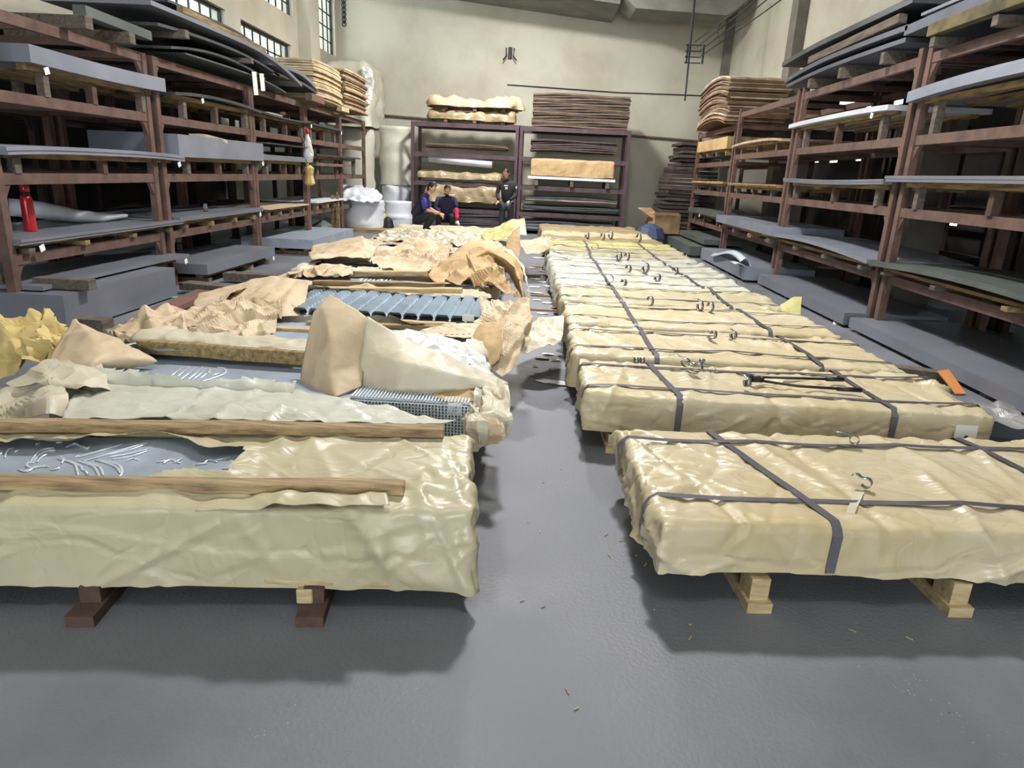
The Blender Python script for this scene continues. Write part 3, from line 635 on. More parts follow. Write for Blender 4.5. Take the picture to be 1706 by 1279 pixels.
def wrap_obj(name, parent, m, cx, cy, z0, L, Wd, Hh, yaw=0, r=.05, step=.02, seed=0, amp=.012, crush=.5, hole=None, curl=.05, smooth=True, front=None):
    P, Fc = rbox_points(L, Wd, Hh, r, step); STEP[0] = step
    Q = wrap_surface(P, L, Wd, Hh, r, seed, amp, crush)
    if hole:
        x0, x1, y0, y1 = hole
        jag = (noise(P*np.array([1, 1, 0]), 3.2, seed+30, True)-.5)*.22+(noise(P*np.array([1, 1, 0]), 9, seed+31, True)-.5)*.07
        dx = np.minimum(P[:, 0]-x0, x1-P[:, 0]); dy = np.minimum(P[:, 1]-y0, y1-P[:, 1]); ins = np.minimum(dx, dy)+jag
        top = P[:, 2] > Hh-1e-4
        bad = top & (ins > 0)
        if front: bad |= (P[:, 1] < -Wd/2+1e-4) & (P[:, 2] > front[2]+jag*.5) & (P[:, 0] > front[0]) & (P[:, 0] < front[1]) | (top & (P[:, 1] < y0+.12) & (P[:, 0] > front[0]+jag*.3) & (P[:, 0] < front[1]-jag*.3))
        lift = top & (ins > -.12) & (ins <= .0)
        Q[lift, 2] += (1-np.abs(ins[lift])/.12)*curl*(noise(P[lift], 2.5, seed+33))*1.6
        Fc = [f for f in Fc if not any(bad[i] for i in f)]
    c, s = math.cos(yaw), math.sin(yaw)
    X = Q[:, 0]*c-Q[:, 1]*s+cx; Y = Q[:, 0]*s+Q[:, 1]*c+cy; Z = Q[:, 2]+z0
    used = sorted({i for f in Fc for i in f}); mp = {u: k for k, u in enumerate(used)}
    mb = MB(); mb.v = [(X[i], Y[i], Z[i]) for i in used]; mb.f = [tuple(mp[i] for i in f) for f in Fc]
    return obj(name, mb, m, parent, smooth=smooth)
def runner_pallet(label, cx, cy, L, Wd, H, xs, yaw=0, m='wood', mb_='wood', ext=.04, group=None):
    t = thing('wooden_pallet', label, 'pallet', (cx, cy, 0), group)
    c, s = math.cos(yaw), math.sin(yaw)
    tr = lambda x, y, z: (cx+x*c-y*s, cy+x*s+y*c, z)
    for x in xs:
        obj('runner', MB().span(tr(x, -Wd/2-ext, .022), tr(x, Wd/2-.03, .022), .1, .044), m, t)
        for y in (-Wd/2+.04, 0, Wd/2-.1):
            obj('block', MB().box(tr(x, y, .044+(H-.066)/2), (.075, .11, H-.066), rz=yaw), m, t)
    for y in (-Wd/2+.09, -.2, .2, Wd/2-.12):
        obj('deck_board', MB().span(tr(-L/2+.06, y, H-.011), tr(L/2-.06, y, H-.011), .1, .022), mb_, t)
    return t
def strap_on(parent, L, Wd, Hh, r, seed, amp, crush, cx, cy, z0, yaw, path, w=.04, off=.006, name='strap'):
    "steel strap following the wrapped surface along a path of box-surface points"
    pts = []
    for a, b in zip(path, path[1:]):
        a, b = np.array(a, float), np.array(b, float); k = max(2, int(np.linalg.norm(b-a)/.025))
        pts += [a+(b-a)*i/k for i in range(k)]
    pts.append(np.array(path[-1], float)); P = np.array(pts)
    Q = wrap_surface(P, L, Wd, Hh, r, seed, amp, crush)
    inner = np.stack([np.clip(P[:, 0], -L/2+r, L/2-r), np.clip(P[:, 1], -Wd/2+r, Wd/2-r), np.clip(P[:, 2], -1, Hh-r)], 1)
    n = P-inner; ln = np.linalg.norm(n, axis=1, keepdims=True); n = np.where(ln < 1e-5, np.array([[0, 0, 1.]]), n/np.maximum(ln, 1e-6))
    # taut: smooth the run, keep it at or above the paper
    hgt = ((Q-P)*n).sum(1); sm = hgt.copy()
    for _ in range(70): sm[1:-1] = (sm[:-2]+sm[2:])/2; sm = np.maximum(sm, hgt-.004)
    base = inner+n*r
    b0 = ((base-P)*n).sum(1)
    Q = P+n*(np.maximum(sm, b0-.01)+off)[:, None]
    T = np.gradient(Q, axis=0); T /= np.linalg.norm(T, axis=1, keepdims=True); S = np.cross(n, T); S /= np.maximum(np.linalg.norm(S, axis=1, keepdims=True), 1e-6)
    G = np.stack([Q-S*w/2, Q+S*w/2], 1)
    c, s = math.cos(yaw), math.sin(yaw); R = np.array([[c, s, 0], [-s, c, 0], [0, 0, 1]])
    G = G @ R + np.array([cx, cy, z0])
    o = obj(name, MB().grid(G), 'strap', parent, solid=.0015)
    return Q @ R + np.array([cx, cy, z0])
RP = [  # y front, y back, x left, x right, top height, yaw, wrap, step, distinguishing words
    (2.43, 3.45, .505, 2.955, .365, .07, 'wrap', .0115, 'kraft-wrapped strapped package nearest the camera in the right row, pale runners showing'),
    (3.93, 4.80, .35, 2.81, .36, 0, 'wrap', .014, 'kraft-wrapped package in the right row with the black strapping tool on top'),
    (4.92, 5.92, .33, 2.80, .36, 0, 'wrap', .024, 'kraft-wrapped package just behind the one with the black tool'),
    (6.05, 7.12, .33, 2.76, .36, 0, 'wrap', .028, 'kraft-wrapped package fourth from the front in the right row'),
    (7.25, 8.30, .30, 2.74, .36, .01, 'wrap_olive', .032, 'olive-beige package fifth from the front with a bulging crumpled left end'),
    (8.42, 9.48, .27, 2.70, .36, 0, 'wrap_pale', .035, 'pale shiny package sixth from the front in the right row'),
    (9.60, 10.66, .25, 2.68, .36, 0, 'wrap_pale', .04, 'pale crumpled package seventh from the front in the right row'),
    (10.78, 11.80, .21, 2.66, .36, 0, 'wrap_pale', .045, 'pale silvery package eighth from the front in the right row'),
    (11.92, 12.96, .22, 2.66, .37, 0, 'wrap_olive', .05, 'pale green-beige package just in front of the yellow one'),
    (13.08, 14.10, .22, 2.66, .38, 0, 'wrap_yellow', .05, 'bright yellow wrapped package far up the right row'),
    (14.22, 15.24, .16, 2.62, .37, 0, 'wrap_brown', .05, 'brownish wrapped package right behind the yellow one'),
    (15.36, 16.4, .14, 2.60, .37, 0, 'wrap', .06, 'beige wrapped package third from the far end of the right row'),
    (16.52, 17.5, .12, 2.60, .37, 0, 'wrap_brown', .06, 'brown wrapped package second from the far end of the right row'),
    (17.62, 18.7, .06, 2.55, .38, 0, 'wrap_brown', .06, 'brown wrapped package at the far end of the right row')]
for i, (y0, y1, x0, x1, zt, yaw, m, step, lab) in enumerate(RP):
    L, Wd = x1-x0, y1-y0; cx, cy = (x0+x1)/2, (y0+y1)/2; z0 = .15 if i == 0 else .125; Hh = zt-z0; r = .028; amp = .013
    crush = .4 if i < 4 else .9; seed = 3+i*5
    t = thing('wrapped_package', lab, 'package', (cx, cy, z0))
    wrap_obj('wrapping', t, m, cx, cy, z0, L, Wd, Hh, yaw, r, step, seed, amp, crush)
    args = (t, L, Wd, Hh, r, seed, amp, crush, cx, cy, z0, yaw)
    if i < 10:
        tx = [(-.70, -.48), (.55, .42)] if i == 0 else [(-.72, -.62), (.52, .62)]
        if i == 0: cross = [(-.54, -.73), (.78, .60)]     # x at the front edge, x at the back edge (from centre)
        elif i == 1: cross = [(-.66, -.72), (.63, .60)]
        else: cross = [(-.66+.02*i, -.66+.02*i), (.60, .60)]
        for xa, xb in cross:
            strap_on(*args, [(xa, -Wd/2, .02), (xa, -Wd/2, Hh-.03), (xa, -Wd/2+.03, Hh), (xb, Wd/2-.03, Hh), (xb, Wd/2, Hh-.03), (xb, Wd/2, .03)])
        for yy in ((-.30, .33) if i < 2 else (-.28, .3)):
            strap_on(*args, [(-L/2, yy*Wd, .03), (-L/2, yy*Wd, Hh-.03), (-L/2+.03, yy*Wd, Hh), (L/2-.03, yy*Wd, Hh), (L/2, yy*Wd, Hh-.03)], w=.036 if i < 3 else .028)
    if i == 1:
        q = A(1607, 724, y0-.015); obj('paper_label', MB().box((q[0], y0-.022, .235), (.13, .008, .14), rx=-.1), 'label', t)
        obj('printed_mark', MB().lathe([(.012, 0), (.012, .002)], (0, 0, 0), 12), 'ink', t).hide_render = False
        D.objects[-1] if False else None
    runner_pallet('low wooden pallet under the ' + ' '.join(lab.replace('kraft-wrapped ', '').split(' with')[0].split(', ')[0].split()[:11]), cx, cy, L, Wd, z0+.012, [-L*.33, L*.005, L*.36] if i == 0 else [-L*.42, -L*.14, L*.14, L*.42], yaw)
# fix: printed mark on the white label
for o in D.objects:
    if o.name.startswith('printed_mark'):
        o.rotation_euler = (PI/2, 0, 0); q = A(1607, 724, 3.885); o.location = Vector((float(q[0]), 3.868, .245))-Vector(o.parent.location)
# =================================================================== OPENED PACKAGES (left row)
def patch(name, ctrl, m, parent=None, nu=40, nv=30, amp=.01, f=4., seed=0, solid=.002, smooth=False, crush=1.0):
    "sheet of paper through a grid of control points (rows of world points), folded and creased"
    C = np.array(ctrl, float); a, b = C.shape[:2]
    def interp(C, n):
        k = C.shape[0]; t = np.linspace(0, k-1, n); i = np.clip(np.floor(t).astype(int), 0, k-2); u = (t-i)[:, None, None]
        g = lambda j: C[np.clip(j, 0, k-1)]
        p0, p1, p2, p3 = g(i-1), g(i), g(i+1), g(i+2)
        cr = .5*((2*p1)+(-p0+p2)*u+(2*p0-5*p1+4*p2-p3)*u*u+(-p0+3*p1-3*p2+p3)*u**3)
        ln = p1+(p2-p1)*u
        return cr*.4+ln*.6
    G = interp(C, nu).transpose(1, 0, 2); G = interp(G, nv).transpose(1, 0, 2)
    du = np.gradient(G, axis=0); dv = np.gradient(G, axis=1); n = np.cross(du, dv); n /= np.maximum(np.linalg.norm(n, axis=2, keepdims=True), 1e-9)
    P = G.reshape(-1, 3); k_ = 4./f
    STEP[0] = max(float(np.median(np.linalg.norm(du, axis=2))), float(np.median(np.linalg.norm(dv, axis=2)))); fmax = .45/STEP[0]
    h = ((noise(P, f*.5, seed, True)-.5)*1.6+creases(P, seed, 8, .45*k_, .05*k_)*.9+crush*((noise(P, min(f*2., fmax), seed+2, True)-.5)*1.1+creases(P, seed+4, 10, .2*k_, .024*k_)*.7))*amp*1.25
    G = G+n*h.reshape(nu, nv, 1)
    
    return obj(name, MB().grid(G), m, parent, smooth=smooth, solid=solid)
def pz(rows): return [[A(x, y, d) for x, y, d in r] for r in rows]
LP = [  # y0, y1, x0, x1, ztop, step, hole (local), material
    (2.11, 2.86, -2.68, -.21, .43, .013, (-1.6, .33, -.20, .20), 'wrap_olive'),
    (3.50, 4.42, -2.72, -.26, .41, .02, (-1.3, 1.20, -.38, .12), 'wrap_pale'),
    (4.50, 5.46, -2.80, -.32, .40, .026, (-1.0, 1.1, -.32, .36), 'kraft_pale'),
    (5.60, 6.75, -2.86, -.38, .42, .028, (-1.05, 1.24, -.52, .42), 'kraft'),
    (6.92, 7.95, -2.92, -.42, .40, .035, (-1.0, 1.15, -.38, .36), 'kraft'),
    (8.10, 9.15, -2.96, -.46, .40, .04, (-1.0, 1.1, -.3, .3), 'kraft_pale'),
    (9.30, 10.3, -3.00, -.50, .40, .045, (-.9, 1.0, -.3, .3), 'kraft'),
    (10.45, 11.5, -3.02, -.52, .40, .05, (-.6, .9, -.2, .2), 'kraft_pale'),
    (11.65, 12.7, -3.05, -.55, .39, .05, (-.2, .9, -.2, .3), 'kraft'),
    (12.85, 13.9, -3.05, -.58, .39, .05, None, 'wrap_pale'),
    (14.05, 15.1, -3.08, -.60, .38, .06, None, 'wrap_olive'),
    (15.25, 16.3, -3.10, -.62, .38, .06, None, 'wrap_olive')]
ordL = ['nearest', 'second', 'third', 'fourth', 'fifth', 'sixth', 'seventh', 'eighth', 'ninth', 'tenth', 'eleventh', 'farthest']
LT = {}
for i, (y0, y1, x0, x1, zt, step, hole, m) in enumerate(LP):
    L, Wd = x1-x0, y1-y0; cx, cy = (x0+x1)/2, (y0+y1)/2; z0 = .13; Hh = zt-z0
    extra = {0: ', phoenix-embossed sheet showing', 3: ', round the tile-embossed sheets'}.get(i, '')
    t = thing('paper_wrapping' if hole else 'wrapped_package', ('torn-open wrapping' if hole else 'closed paper-wrapped package') + ', %s from the front in the left row%s' % (ordL[i], extra), 'wrapping' if hole else 'package', (cx, cy, z0))
    LT[i] = t
    yaw = .10 if i == 0 else 0
    wrap_obj('wrapping', t, m, cx, cy, z0-(.03 if i == 0 else 0), L, Wd, Hh+(.03 if i == 0 else 0), yaw, .03, step, 101+i*7, .012 if i else .011, .35 if i == 0 else 1.0, hole, .05, True, {1: (.20, 1.17, .10), 3: (-.75, 1.20, .10)}.get(i))
    tp = runner_pallet('low pallet of blocks under the %s package in the left row' % ordL[i], cx, cy, L, Wd, z0+.0, [-L*.40, -L*.065, L*.262] if i == 0 else [-L*.4, 0, L*.4], yaw, 'wood_brown' if i == 0 else 'wood', 'wood', ext=.10 if i == 0 else .02)
    if hole:
        sx0, sx1 = x0+.06, x1-.05
        o = thing('sheet_stack', 'stack of %s steel sheets in the %s left wrapping' % ({0: 'phoenix-embossed', 1: 'rib-embossed', 3: 'tile-embossed'}.get(i, 'grey'), ordL[i]), 'steel sheets', (cx, cy, z0))
        LT['s%d' % i] = o
        zs = zt-.024
        if i != 3: obj('plates', MB().box(((sx0+sx1)/2, cy, (z0+zs)/2+.003), (sx1-sx0, Wd-.10, zs-z0-.006), rz=yaw), 'zinc', o, bevel=.003)
# phoenix relief on the first stack
def relief(parent, z, arcs, m='zinc_bright', r=.006):
    mb = MB()
    for pts in arcs:
        W = [A(px, py, z=z) for px, py in pts]; W = [w+np.array([0, 0, .001]) for w in W]
        if len(W) > 2:
            C = np.array(W); t = np.linspace(0, len(W)-1, len(W)*5); i = np.clip(t.astype(int), 0, len(W)-2); u = (t-i)[:, None]
            g = lambda j: C[np.clip(j, 0, len(W)-1)]
            W = .5*((2*g(i))+(-g(i-1)+g(i+1))*u+(2*g(i-1)-5*g(i)+4*g(i+1)-g(i+2))*u*u+(-g(i-1)+3*g(i)-3*g(i+1)+g(i+2))*u**3)
        k = len(W); rr = [r*(.45+.55*math.sin(PI*min(1, (j+.5)/k))) for j in range(k)]
        mb.tube(W, rr, 6, True, .8)
    o = obj('embossed_relief', mb, m, parent, smooth=True); o['kind'] = 'stuff'; return o
arcs = [[(130, 762), (165, 752), (205, 740)], [(140, 768), (180, 757), (245, 737)], [(175, 758), (215, 750), (248, 738)], [(180, 762), (215, 756), (247, 748)], [(187, 765), (220, 760), (246, 751)],
        [(95, 764), (122, 772), (128, 782), (130, 792)], [(108, 766), (132, 775), (138, 784)], [(128, 768), (155, 777), (165, 793)], [(138, 768), (165, 778), (172, 792)], [(158, 766), (190, 776), (200, 788)], [(165, 766), (196, 774), (203, 786), (198, 796)],
        [(50, 772), (58, 760), (72, 749), (90, 746)], [(54, 772), (64, 760), (78, 752), (92, 750)], [(62, 770), (70, 761), (80, 757)], [(8, 762), (14, 750), (24, 746)], [(25, 753), (32, 750)],
        [(40, 785), (58, 780), (75, 776)], [(30, 782), (45, 786), (60, 778), (82, 778)], [(85, 783), (96, 781), (98, 778)], [(110, 745), (125, 739), (135, 744)], [(135, 742), (145, 747), (150, 744)], [(60, 740), (66, 738)], [(94, 737), (104, 737)],
        [(125, 762), (132, 759)], [(103, 772), (106, 765), (100, 762)], [(272, 772), (285, 766), (300, 772)], [(262, 770), (278, 768)], [(340, 771), (350, 766), (362, 770)], [(355, 768), (385, 762)], [(370, 781), (400, 780), (425, 776)], [(325, 774), (345, 772)],
        [(210, 768), (222, 764), (232, 767)], [(48, 768), (45, 776), (52, 780)], [(0, 758), (4, 752)], [(140, 782), (146, 790)], [(290, 771), (304, 764)]]
relief(LT['s0'], .408, arcs)
arcs = [[(270+k*13, 637), (305+k*11, 612)] for k in range(4)]+[[(318, 636), (345, 614)], [(330, 634), (352, 616)], [(335, 636), (362, 628), (376, 621), (372, 614), (362, 612)], [(352, 626), (366, 622)], [(345, 622), (352, 618)], [(425, 642), (450, 637)], [(440, 644), (480, 640)]]
relief(LT['s1'], .388, arcs, r=.009)
arcs = [[(600+k*7, 425), (606+k*7, 421)] for k in range(8)]+[[(598, 422), (622, 419)], [(630, 424), (650, 420)]]
relief(LT['s4'], .378, [[(x, y+1+42) for x, y in a] for a in arcs], r=.012)
# ribbed front on the second stack (perforated grille panels, seen end-on under the fold)
mb = MB(); xs0, xs1 = -.98, -.33; yf = 3.56; zt = .388
for k in range(36):
    x = xs0+(xs1-xs0)*k/35
    mb.box((x, yf+.20, zt+.007), (.010, .44, .012)); 
    mb.box((x, yf-.024, (.16+zt)/2), (.009, .012, zt-.18))
for k in range(12): mb.box(((xs0+xs1)/2, yf-.02, .18+k*.018), (xs1-xs0, .012, .006))
obj('ribbed_grille', mb, 'zinc_bright', LT['s1'])
obj('plates', MB().box(((xs0+xs1)/2, yf+.18, .265), (xs1-xs0, .38, .24)), 'zinc', LT['s1'])
q = A(757, 683, 3.53); obj('paper_label', MB().box((q[0], 3.545, q[2]), (.075, .004, .07)), 'label', LT['s1'])
obj('handwriting', MB().span((q[0]-.02, 3.540, q[2]+.01), (q[0]+.015, 3.540, q[2]-.015), .002, .006).span((q[0]-.01, 3.540, q[2]-.012), (q[0]+.01, 3.540, q[2]+.018), .002, .005), 'ink', LT['s1'])
# tile-embossed panels: columns of shingled pans
x0, x1, y0, y1, zt = -2.2, -.43, 5.66, 6.66, .43
nx, ny = 13*10, 11*7; G = np.zeros((nx+1, ny+1, 3))
for i in range(nx+1):
    for j in range(ny+1):
        u = i/nx; v = j/ny; cu = (u*13) % 1; cv = (v*11) % 1
        pan = min(1, cu/.14, (1-cu)/.14); saw = 1-cv
        G[i, j] = (x0+(x1-x0)*u, y0+(y1-y0)*v, zt-.036+.012*pan+.042*saw*pan)
o = LT['s3']
obj('tile_embossed_sheet', MB().grid(G), 'zinc_tile', o, smooth=False, solid=.002)
obj('plates', MB().box(((-2.8-.43)/2, 6.17, .26), (2.36, .98, .24)), 'zinc', o)
mb = MB()
for k in range(14):
    x = x0+(x1-x0)*k/13
    for q in range(9): mb.box((x, y0-.012, .17+q*.026), (.055, .03, .016))
    mb.box((x, y0-.012, .29), (.02, .024, .23))
obj('stepped_edge', mb, 'zinc_bright', o)
q = A(780, 528, 5.6); obj('paper_label', MB().box((q[0], 5.612, q[2]-.01), (.10, .004, .06)), 'label', o)
# battens lying on the packages
def batten(p0, p1, w, h, lab, m='wood_x'):
    n = 9; a, b = np.array(p0), np.array(p1)
    d = b-a; L = np.linalg.norm(d); u = d/L; s = np.array([-u[1], u[0], 0]); rnd = random.Random(lab)
    V = []
    for i in range(n):
        c = a+d*i/(n-1)+np.array([0, 0, rnd.uniform(-.004, .004)])+s*rnd.uniform(-.004, .004)
        V += [c-s*w/2-np.array([0, 0, h/2]), c+s*w/2-np.array([0, 0, h/2]), c+s*w/2+np.array([0, 0, h/2]), c-s*w/2+np.array([0, 0, h/2])]
    Fc = [(3, 2, 1, 0), tuple((n-1)*4+i for i in range(4))]+[(i*4+j, i*4+(j+1) % 4, (i+1)*4+(j+1) % 4, (i+1)*4+j) for i in range(n-1) for j in range(4)]
    return tag(obj('wooden_batten', MB().add(V, Fc), m, bevel=.004), lab, 'batten')
batten((-2.62, 2.12, .458), (-.452, 2.335, .458), .065, .040, 'yellow-edged batten lying on the front rim of the nearest left package', 'wood_x')
batten((-2.66, 2.66, .462), (-.385, 2.95, .462), .07, .045, 'wide weathered batten lying along the back rim of the nearest left package', 'wood_x')
batten((-2.50, 4.10, .465), (-.8, 4.02, .46), .05, .085, 'upright yellowish batten behind the rib-embossed sheet', 'wood_y')
batten(A(512, 540, 5.35), A(770, 548, 5.35), .07, .05, 'orange-brown batten in front of the tile-embossed sheets, nearer one', 'wood_x')
batten(A(600, 533, 5.5), A(760, 542, 5.5), .06, .04, 'short pale batten in front of the tile-embossed sheets, rear one', 'wood')
batten(A(442, 550, 5.1), A(530, 553, 5.1), .08, .06, 'pale batten end beside the tall folded paper', 'wood')
batten(A(513, 482, 6.75), A(770, 484, 6.75), .09, .05, 'bright yellow batten right behind the tile-embossed sheets', 'wood')
batten(A(522, 470, 7.0), A(740, 475, 7.0), .08, .045, 'brownish batten behind the bright yellow batten', 'wood_x')
batten(A(583, 456, 7.9), A(712, 455, 7.9), .1, .06, 'pale green-yellow batten beside the big paper arch', 'wood')
batten(A(625, 422, 10.2), A(680, 424, 10.2), .1, .08, 'short pink-grey batten farther up the left row', 'wood_x')
batten(A(610, 408, 11.8), A(700, 410, 11.8), .1, .06, 'thin pale batten behind the pointed paper flap', 'wood')
batten(A(745, 404, 12.2), A(800, 407, 12.2), .1, .06, 'thin pale batten left of the upright oval flap', 'wood')
batten(A(700, 397, 12.9), A(790, 401, 12.9), .1, .07, 'brown batten in front of the squatting worker', 'wood_x')
batten((-.95, 2.20, .125), (-.285, 2.26, .105), .08, .02, 'thin plank edge poking out below the nearest left package', 'wood')
timber((-.795, 2.15, .075), (-.83, 2.6, .075), .06, .06, 'pale square block end on the dark runner below the nearest left package', 'wood')
# ---------------------------------------------------------------- loose paper folds
def paper(label, rows, m='kraft', name='paper_flap', **k):
    o = patch(name, pz(rows), m, None, **k); return tag(o, label, 'paper')
# big central tent: left leaf and right leaf
paper('tall folded kraft leaf standing up in the middle of the left row', [
    [(522, 520, 4.02), (536, 505, 4.05), (548, 491, 4.10)],
    [(505, 600, 3.9), (550, 560, 3.80), (612, 530, 3.95)],
    [(500, 640, 3.8), (550, 625, 3.66), (608, 600, 3.85)],
    [(518, 672, 3.64), (560, 662, 3.55), (600, 645, 3.70)]], amp=.006, seed=3, crush=.4, smooth=True)
paper('long kraft leaf sloping down to the right from the tall fold', [
    [(612, 528, 3.97), (680, 565, 3.95), (760, 600, 3.9), (846, 636, 3.85)],
    [(600, 590, 3.82), (680, 605, 3.72), (760, 625, 3.70), (846, 640, 3.80)],
    [(592, 640, 3.80), (660, 646, 3.66), (740, 647, 3.66), (832, 644, 3.74)],
    [(585, 655, 3.86), (640, 664, 3.74), (690, 668, 3.72), (700, 660, 3.72)]], m='kraft_pale', amp=.009, seed=5, crush=.5, smooth=True)
paper('wrinkled white film behind the sloping kraft leaf', [
    [(655, 552, 4.5), (700, 552, 4.6), (760, 568, 4.6), (800, 590, 4.45)],
    [(660, 575, 4.2), (720, 575, 4.3), (780, 596, 4.2), (822, 625, 4.05)],
    [(680, 590, 4.05), (740, 605, 4.05), (800, 628, 4.0), (840, 640, 3.95)]], m='film', amp=.012, seed=8, f=5, smooth=True)
paper('orange-brown paper tongue under the sloping kraft leaf', [
    [(690, 648, 3.72), (760, 640, 3.78), (830, 642, 3.75)],
    [(720, 660, 3.62), (780, 655, 3.66), (838, 660, 3.62)],
    [(745, 668, 3.56), (790, 668, 3.6), (840, 690, 3.5)]], m='kraft_in', amp=.008, seed=9)
paper('crushed paper end hanging at the right end of the second left package', [
    [(792, 640, 3.95), (820, 632, 3.9), (846, 640, 3.8)],
    [(785, 680, 3.6), (820, 672, 3.45), (850, 668, 3.5)],
    [(775, 715, 3.35), (806, 712, 3.2), (846, 700, 3.35)],
    [(778, 745, 3.3), (806, 742, 3.2), (836, 725, 3.35)]], m='kraft_pale', amp=.022, f=4, seed=12, crush=1.0)
paper('strip of crushed kraft twisting down at the package corner', [
    [(805, 650, 3.7), (835, 655, 3.6)], [(790, 680, 3.42), (840, 690, 3.4)], [(800, 710, 3.2), (832, 715, 3.25)], [(782, 735, 3.15), (812, 742, 3.2)]], m='kraft', amp=.03, f=7, seed=15, crush=1.2, nu=30, nv=16)
paper('kraft flap folded back over the right part of the phoenix sheet', [
    [(444, 736, 2.90), (560, 737, 2.93), (680, 742, 2.96), (768, 738, 3.02)],
    [(437, 762, 2.68), (540, 762, 2.70), (660, 760, 2.76), (772, 758, 2.88)],
    [(430, 778, 2.55), (500, 786, 2.54), (600, 790, 2.58), (720, 795, 2.62)]], m='kraft_pale', amp=.010, f=4, seed=123, nu=24, nv=50, crush=.6)
paper('rumpled paper rim curling over the front batten of the nearest left package', [
    [(330, 826, 2.30), (420, 822, 2.31), (520, 818, 2.32), (640, 818, 2.34)],
    [(330, 834, 2.20), (420, 830, 2.21), (520, 822, 2.23), (645, 824, 2.25)],
    [(325, 850, 2.14), (420, 848, 2.15), (520, 842, 2.17), (650, 840, 2.19)]], m='wrap_olive', amp=.010, f=4, seed=126, nu=20, nv=50, crush=.6, smooth=True)
# left flaps
paper('large pointed kraft flap rising at the left with its tip to the right', [
    [(122, 534, 4.05), (126, 533, 4.05), (130, 536, 4.05)],
    [(98, 570, 3.9), (150, 560, 3.85), (205, 572, 3.95)],
    [(80, 600, 3.75), (165, 590, 3.7), (262, 603, 3.9)],
    [(95, 618, 3.65), (150, 612, 3.6), (178, 616, 3.75)]], amp=.012, seed=18, smooth=True, crush=.6)
paper('drab olive paper fold spilling forward below the pointed flap', [
    [(10, 640, 3.5), (60, 610, 3.6), (100, 590, 3.8), (150, 590, 3.8)],
    [(20, 642, 3.4), (90, 625, 3.45), (130, 610, 3.55), (170, 608, 3.65)],
    [(60, 638, 3.3), (110, 640, 3.3), (150, 632, 3.4), (176, 635, 3.5)],
    [(100, 645, 3.3), (140, 646, 3.3), (168, 648, 3.35), (182, 653, 3.4)]], m='kraft_pale', amp=.016, seed=21, crush=.8)
paper('folded paper triangle at the left edge resting on the weathered batten', [
    [(-30, 655, 3.4), (30, 650, 3.4), (78, 638, 3.4), (100, 640, 3.4)],
    [(-30, 680, 3.25), (20, 680, 3.2), (80, 660, 3.1), (114, 655, 3.2)],
    [(-30, 704, 3.12), (16, 702, 3.1), (80, 690, 3.0), (114, 697, 3.10)]], m='kraft_pale', amp=.016, seed=24, crush=.5)
paper('crushed pale paper lying on the ribbed stack in front of the tall fold', [
    [(150, 632, 3.62), (260, 636, 3.60), (350, 642, 3.58), (500, 655, 3.55), (640, 676, 3.46)],
    [(120, 662, 3.25), (260, 666, 3.28), (380, 668, 3.30), (540, 682, 3.30), (700, 693, 3.26)],
    [(100, 696, 2.90), (240, 700, 2.96), (380, 703, 2.98), (540, 704, 3.04), (760, 703, 3.12)]], m='wrap_pale', amp=.016, f=5, seed=27, nu=40, nv=90, crush=.7, smooth=True)
rowsY = [[(-60, 600, 4.2), (-10, 560, 4.3), (30, 540, 4.4), (60, 530, 4.5), (85, 560, 4.5)],
         [(-60, 560, 4.1), (-5, 535, 4.1), (40, 530, 4.1), (75, 515, 4.2), (104, 545, 4.3)],
         [(-60, 600, 3.9), (0, 575, 3.9), (45, 565, 3.9), (85, 560, 3.9), (110, 575, 4.1)],
         [(-60, 640, 3.8), (0, 625, 3.8), (40, 615, 3.75), (70, 600, 3.8), (100, 600, 3.9)]]
paper('heap of crumpled yellow paper at the far left edge', rowsY, m='yellow_paper', name='crumpled_paper', amp=.10, f=3.2, seed=30, nu=60, nv=60, crush=.45)
# third package left crumple
paper('crumpled kraft along the third left wrapping, left part', [
    [(180, 556, 5.0), (240, 530, 5.2), (310, 520, 5.4), (400, 512, 5.6), (470, 505, 5.6)],
    [(200, 570, 4.7), (250, 560, 4.8), (310, 545, 5.0), (400, 540, 5.1), (470, 530, 5.2)],
    [(210, 576, 4.6), (270, 578, 4.6), (340, 570, 4.7), (400, 580, 4.6), (440, 590, 4.5)]], amp=.045, f=4.5, seed=33, nu=50, nv=90)
paper('sharp peaked kraft fold in the crumple of the third left wrapping', [
    [(285, 545, 4.8), (305, 522, 4.9), (312, 550, 4.85)], [(290, 560, 4.7), (308, 555, 4.65), (318, 560, 4.8)], [(288, 578, 4.6), (302, 585, 4.55), (316, 575, 4.7)]], amp=.012, seed=36, nu=16, nv=16)
paper('small pointed paper scrap beside the tall fold', [
    [(405, 562, 4.75), (420, 575, 4.7), (445, 585, 4.6)], [(415, 590, 4.5), (440, 592, 4.5), (470, 575, 4.6)], [(425, 597, 4.45), (450, 598, 4.45), (500, 590, 4.5)]], m='kraft_pale', amp=.015, seed=39, nu=18, nv=18)
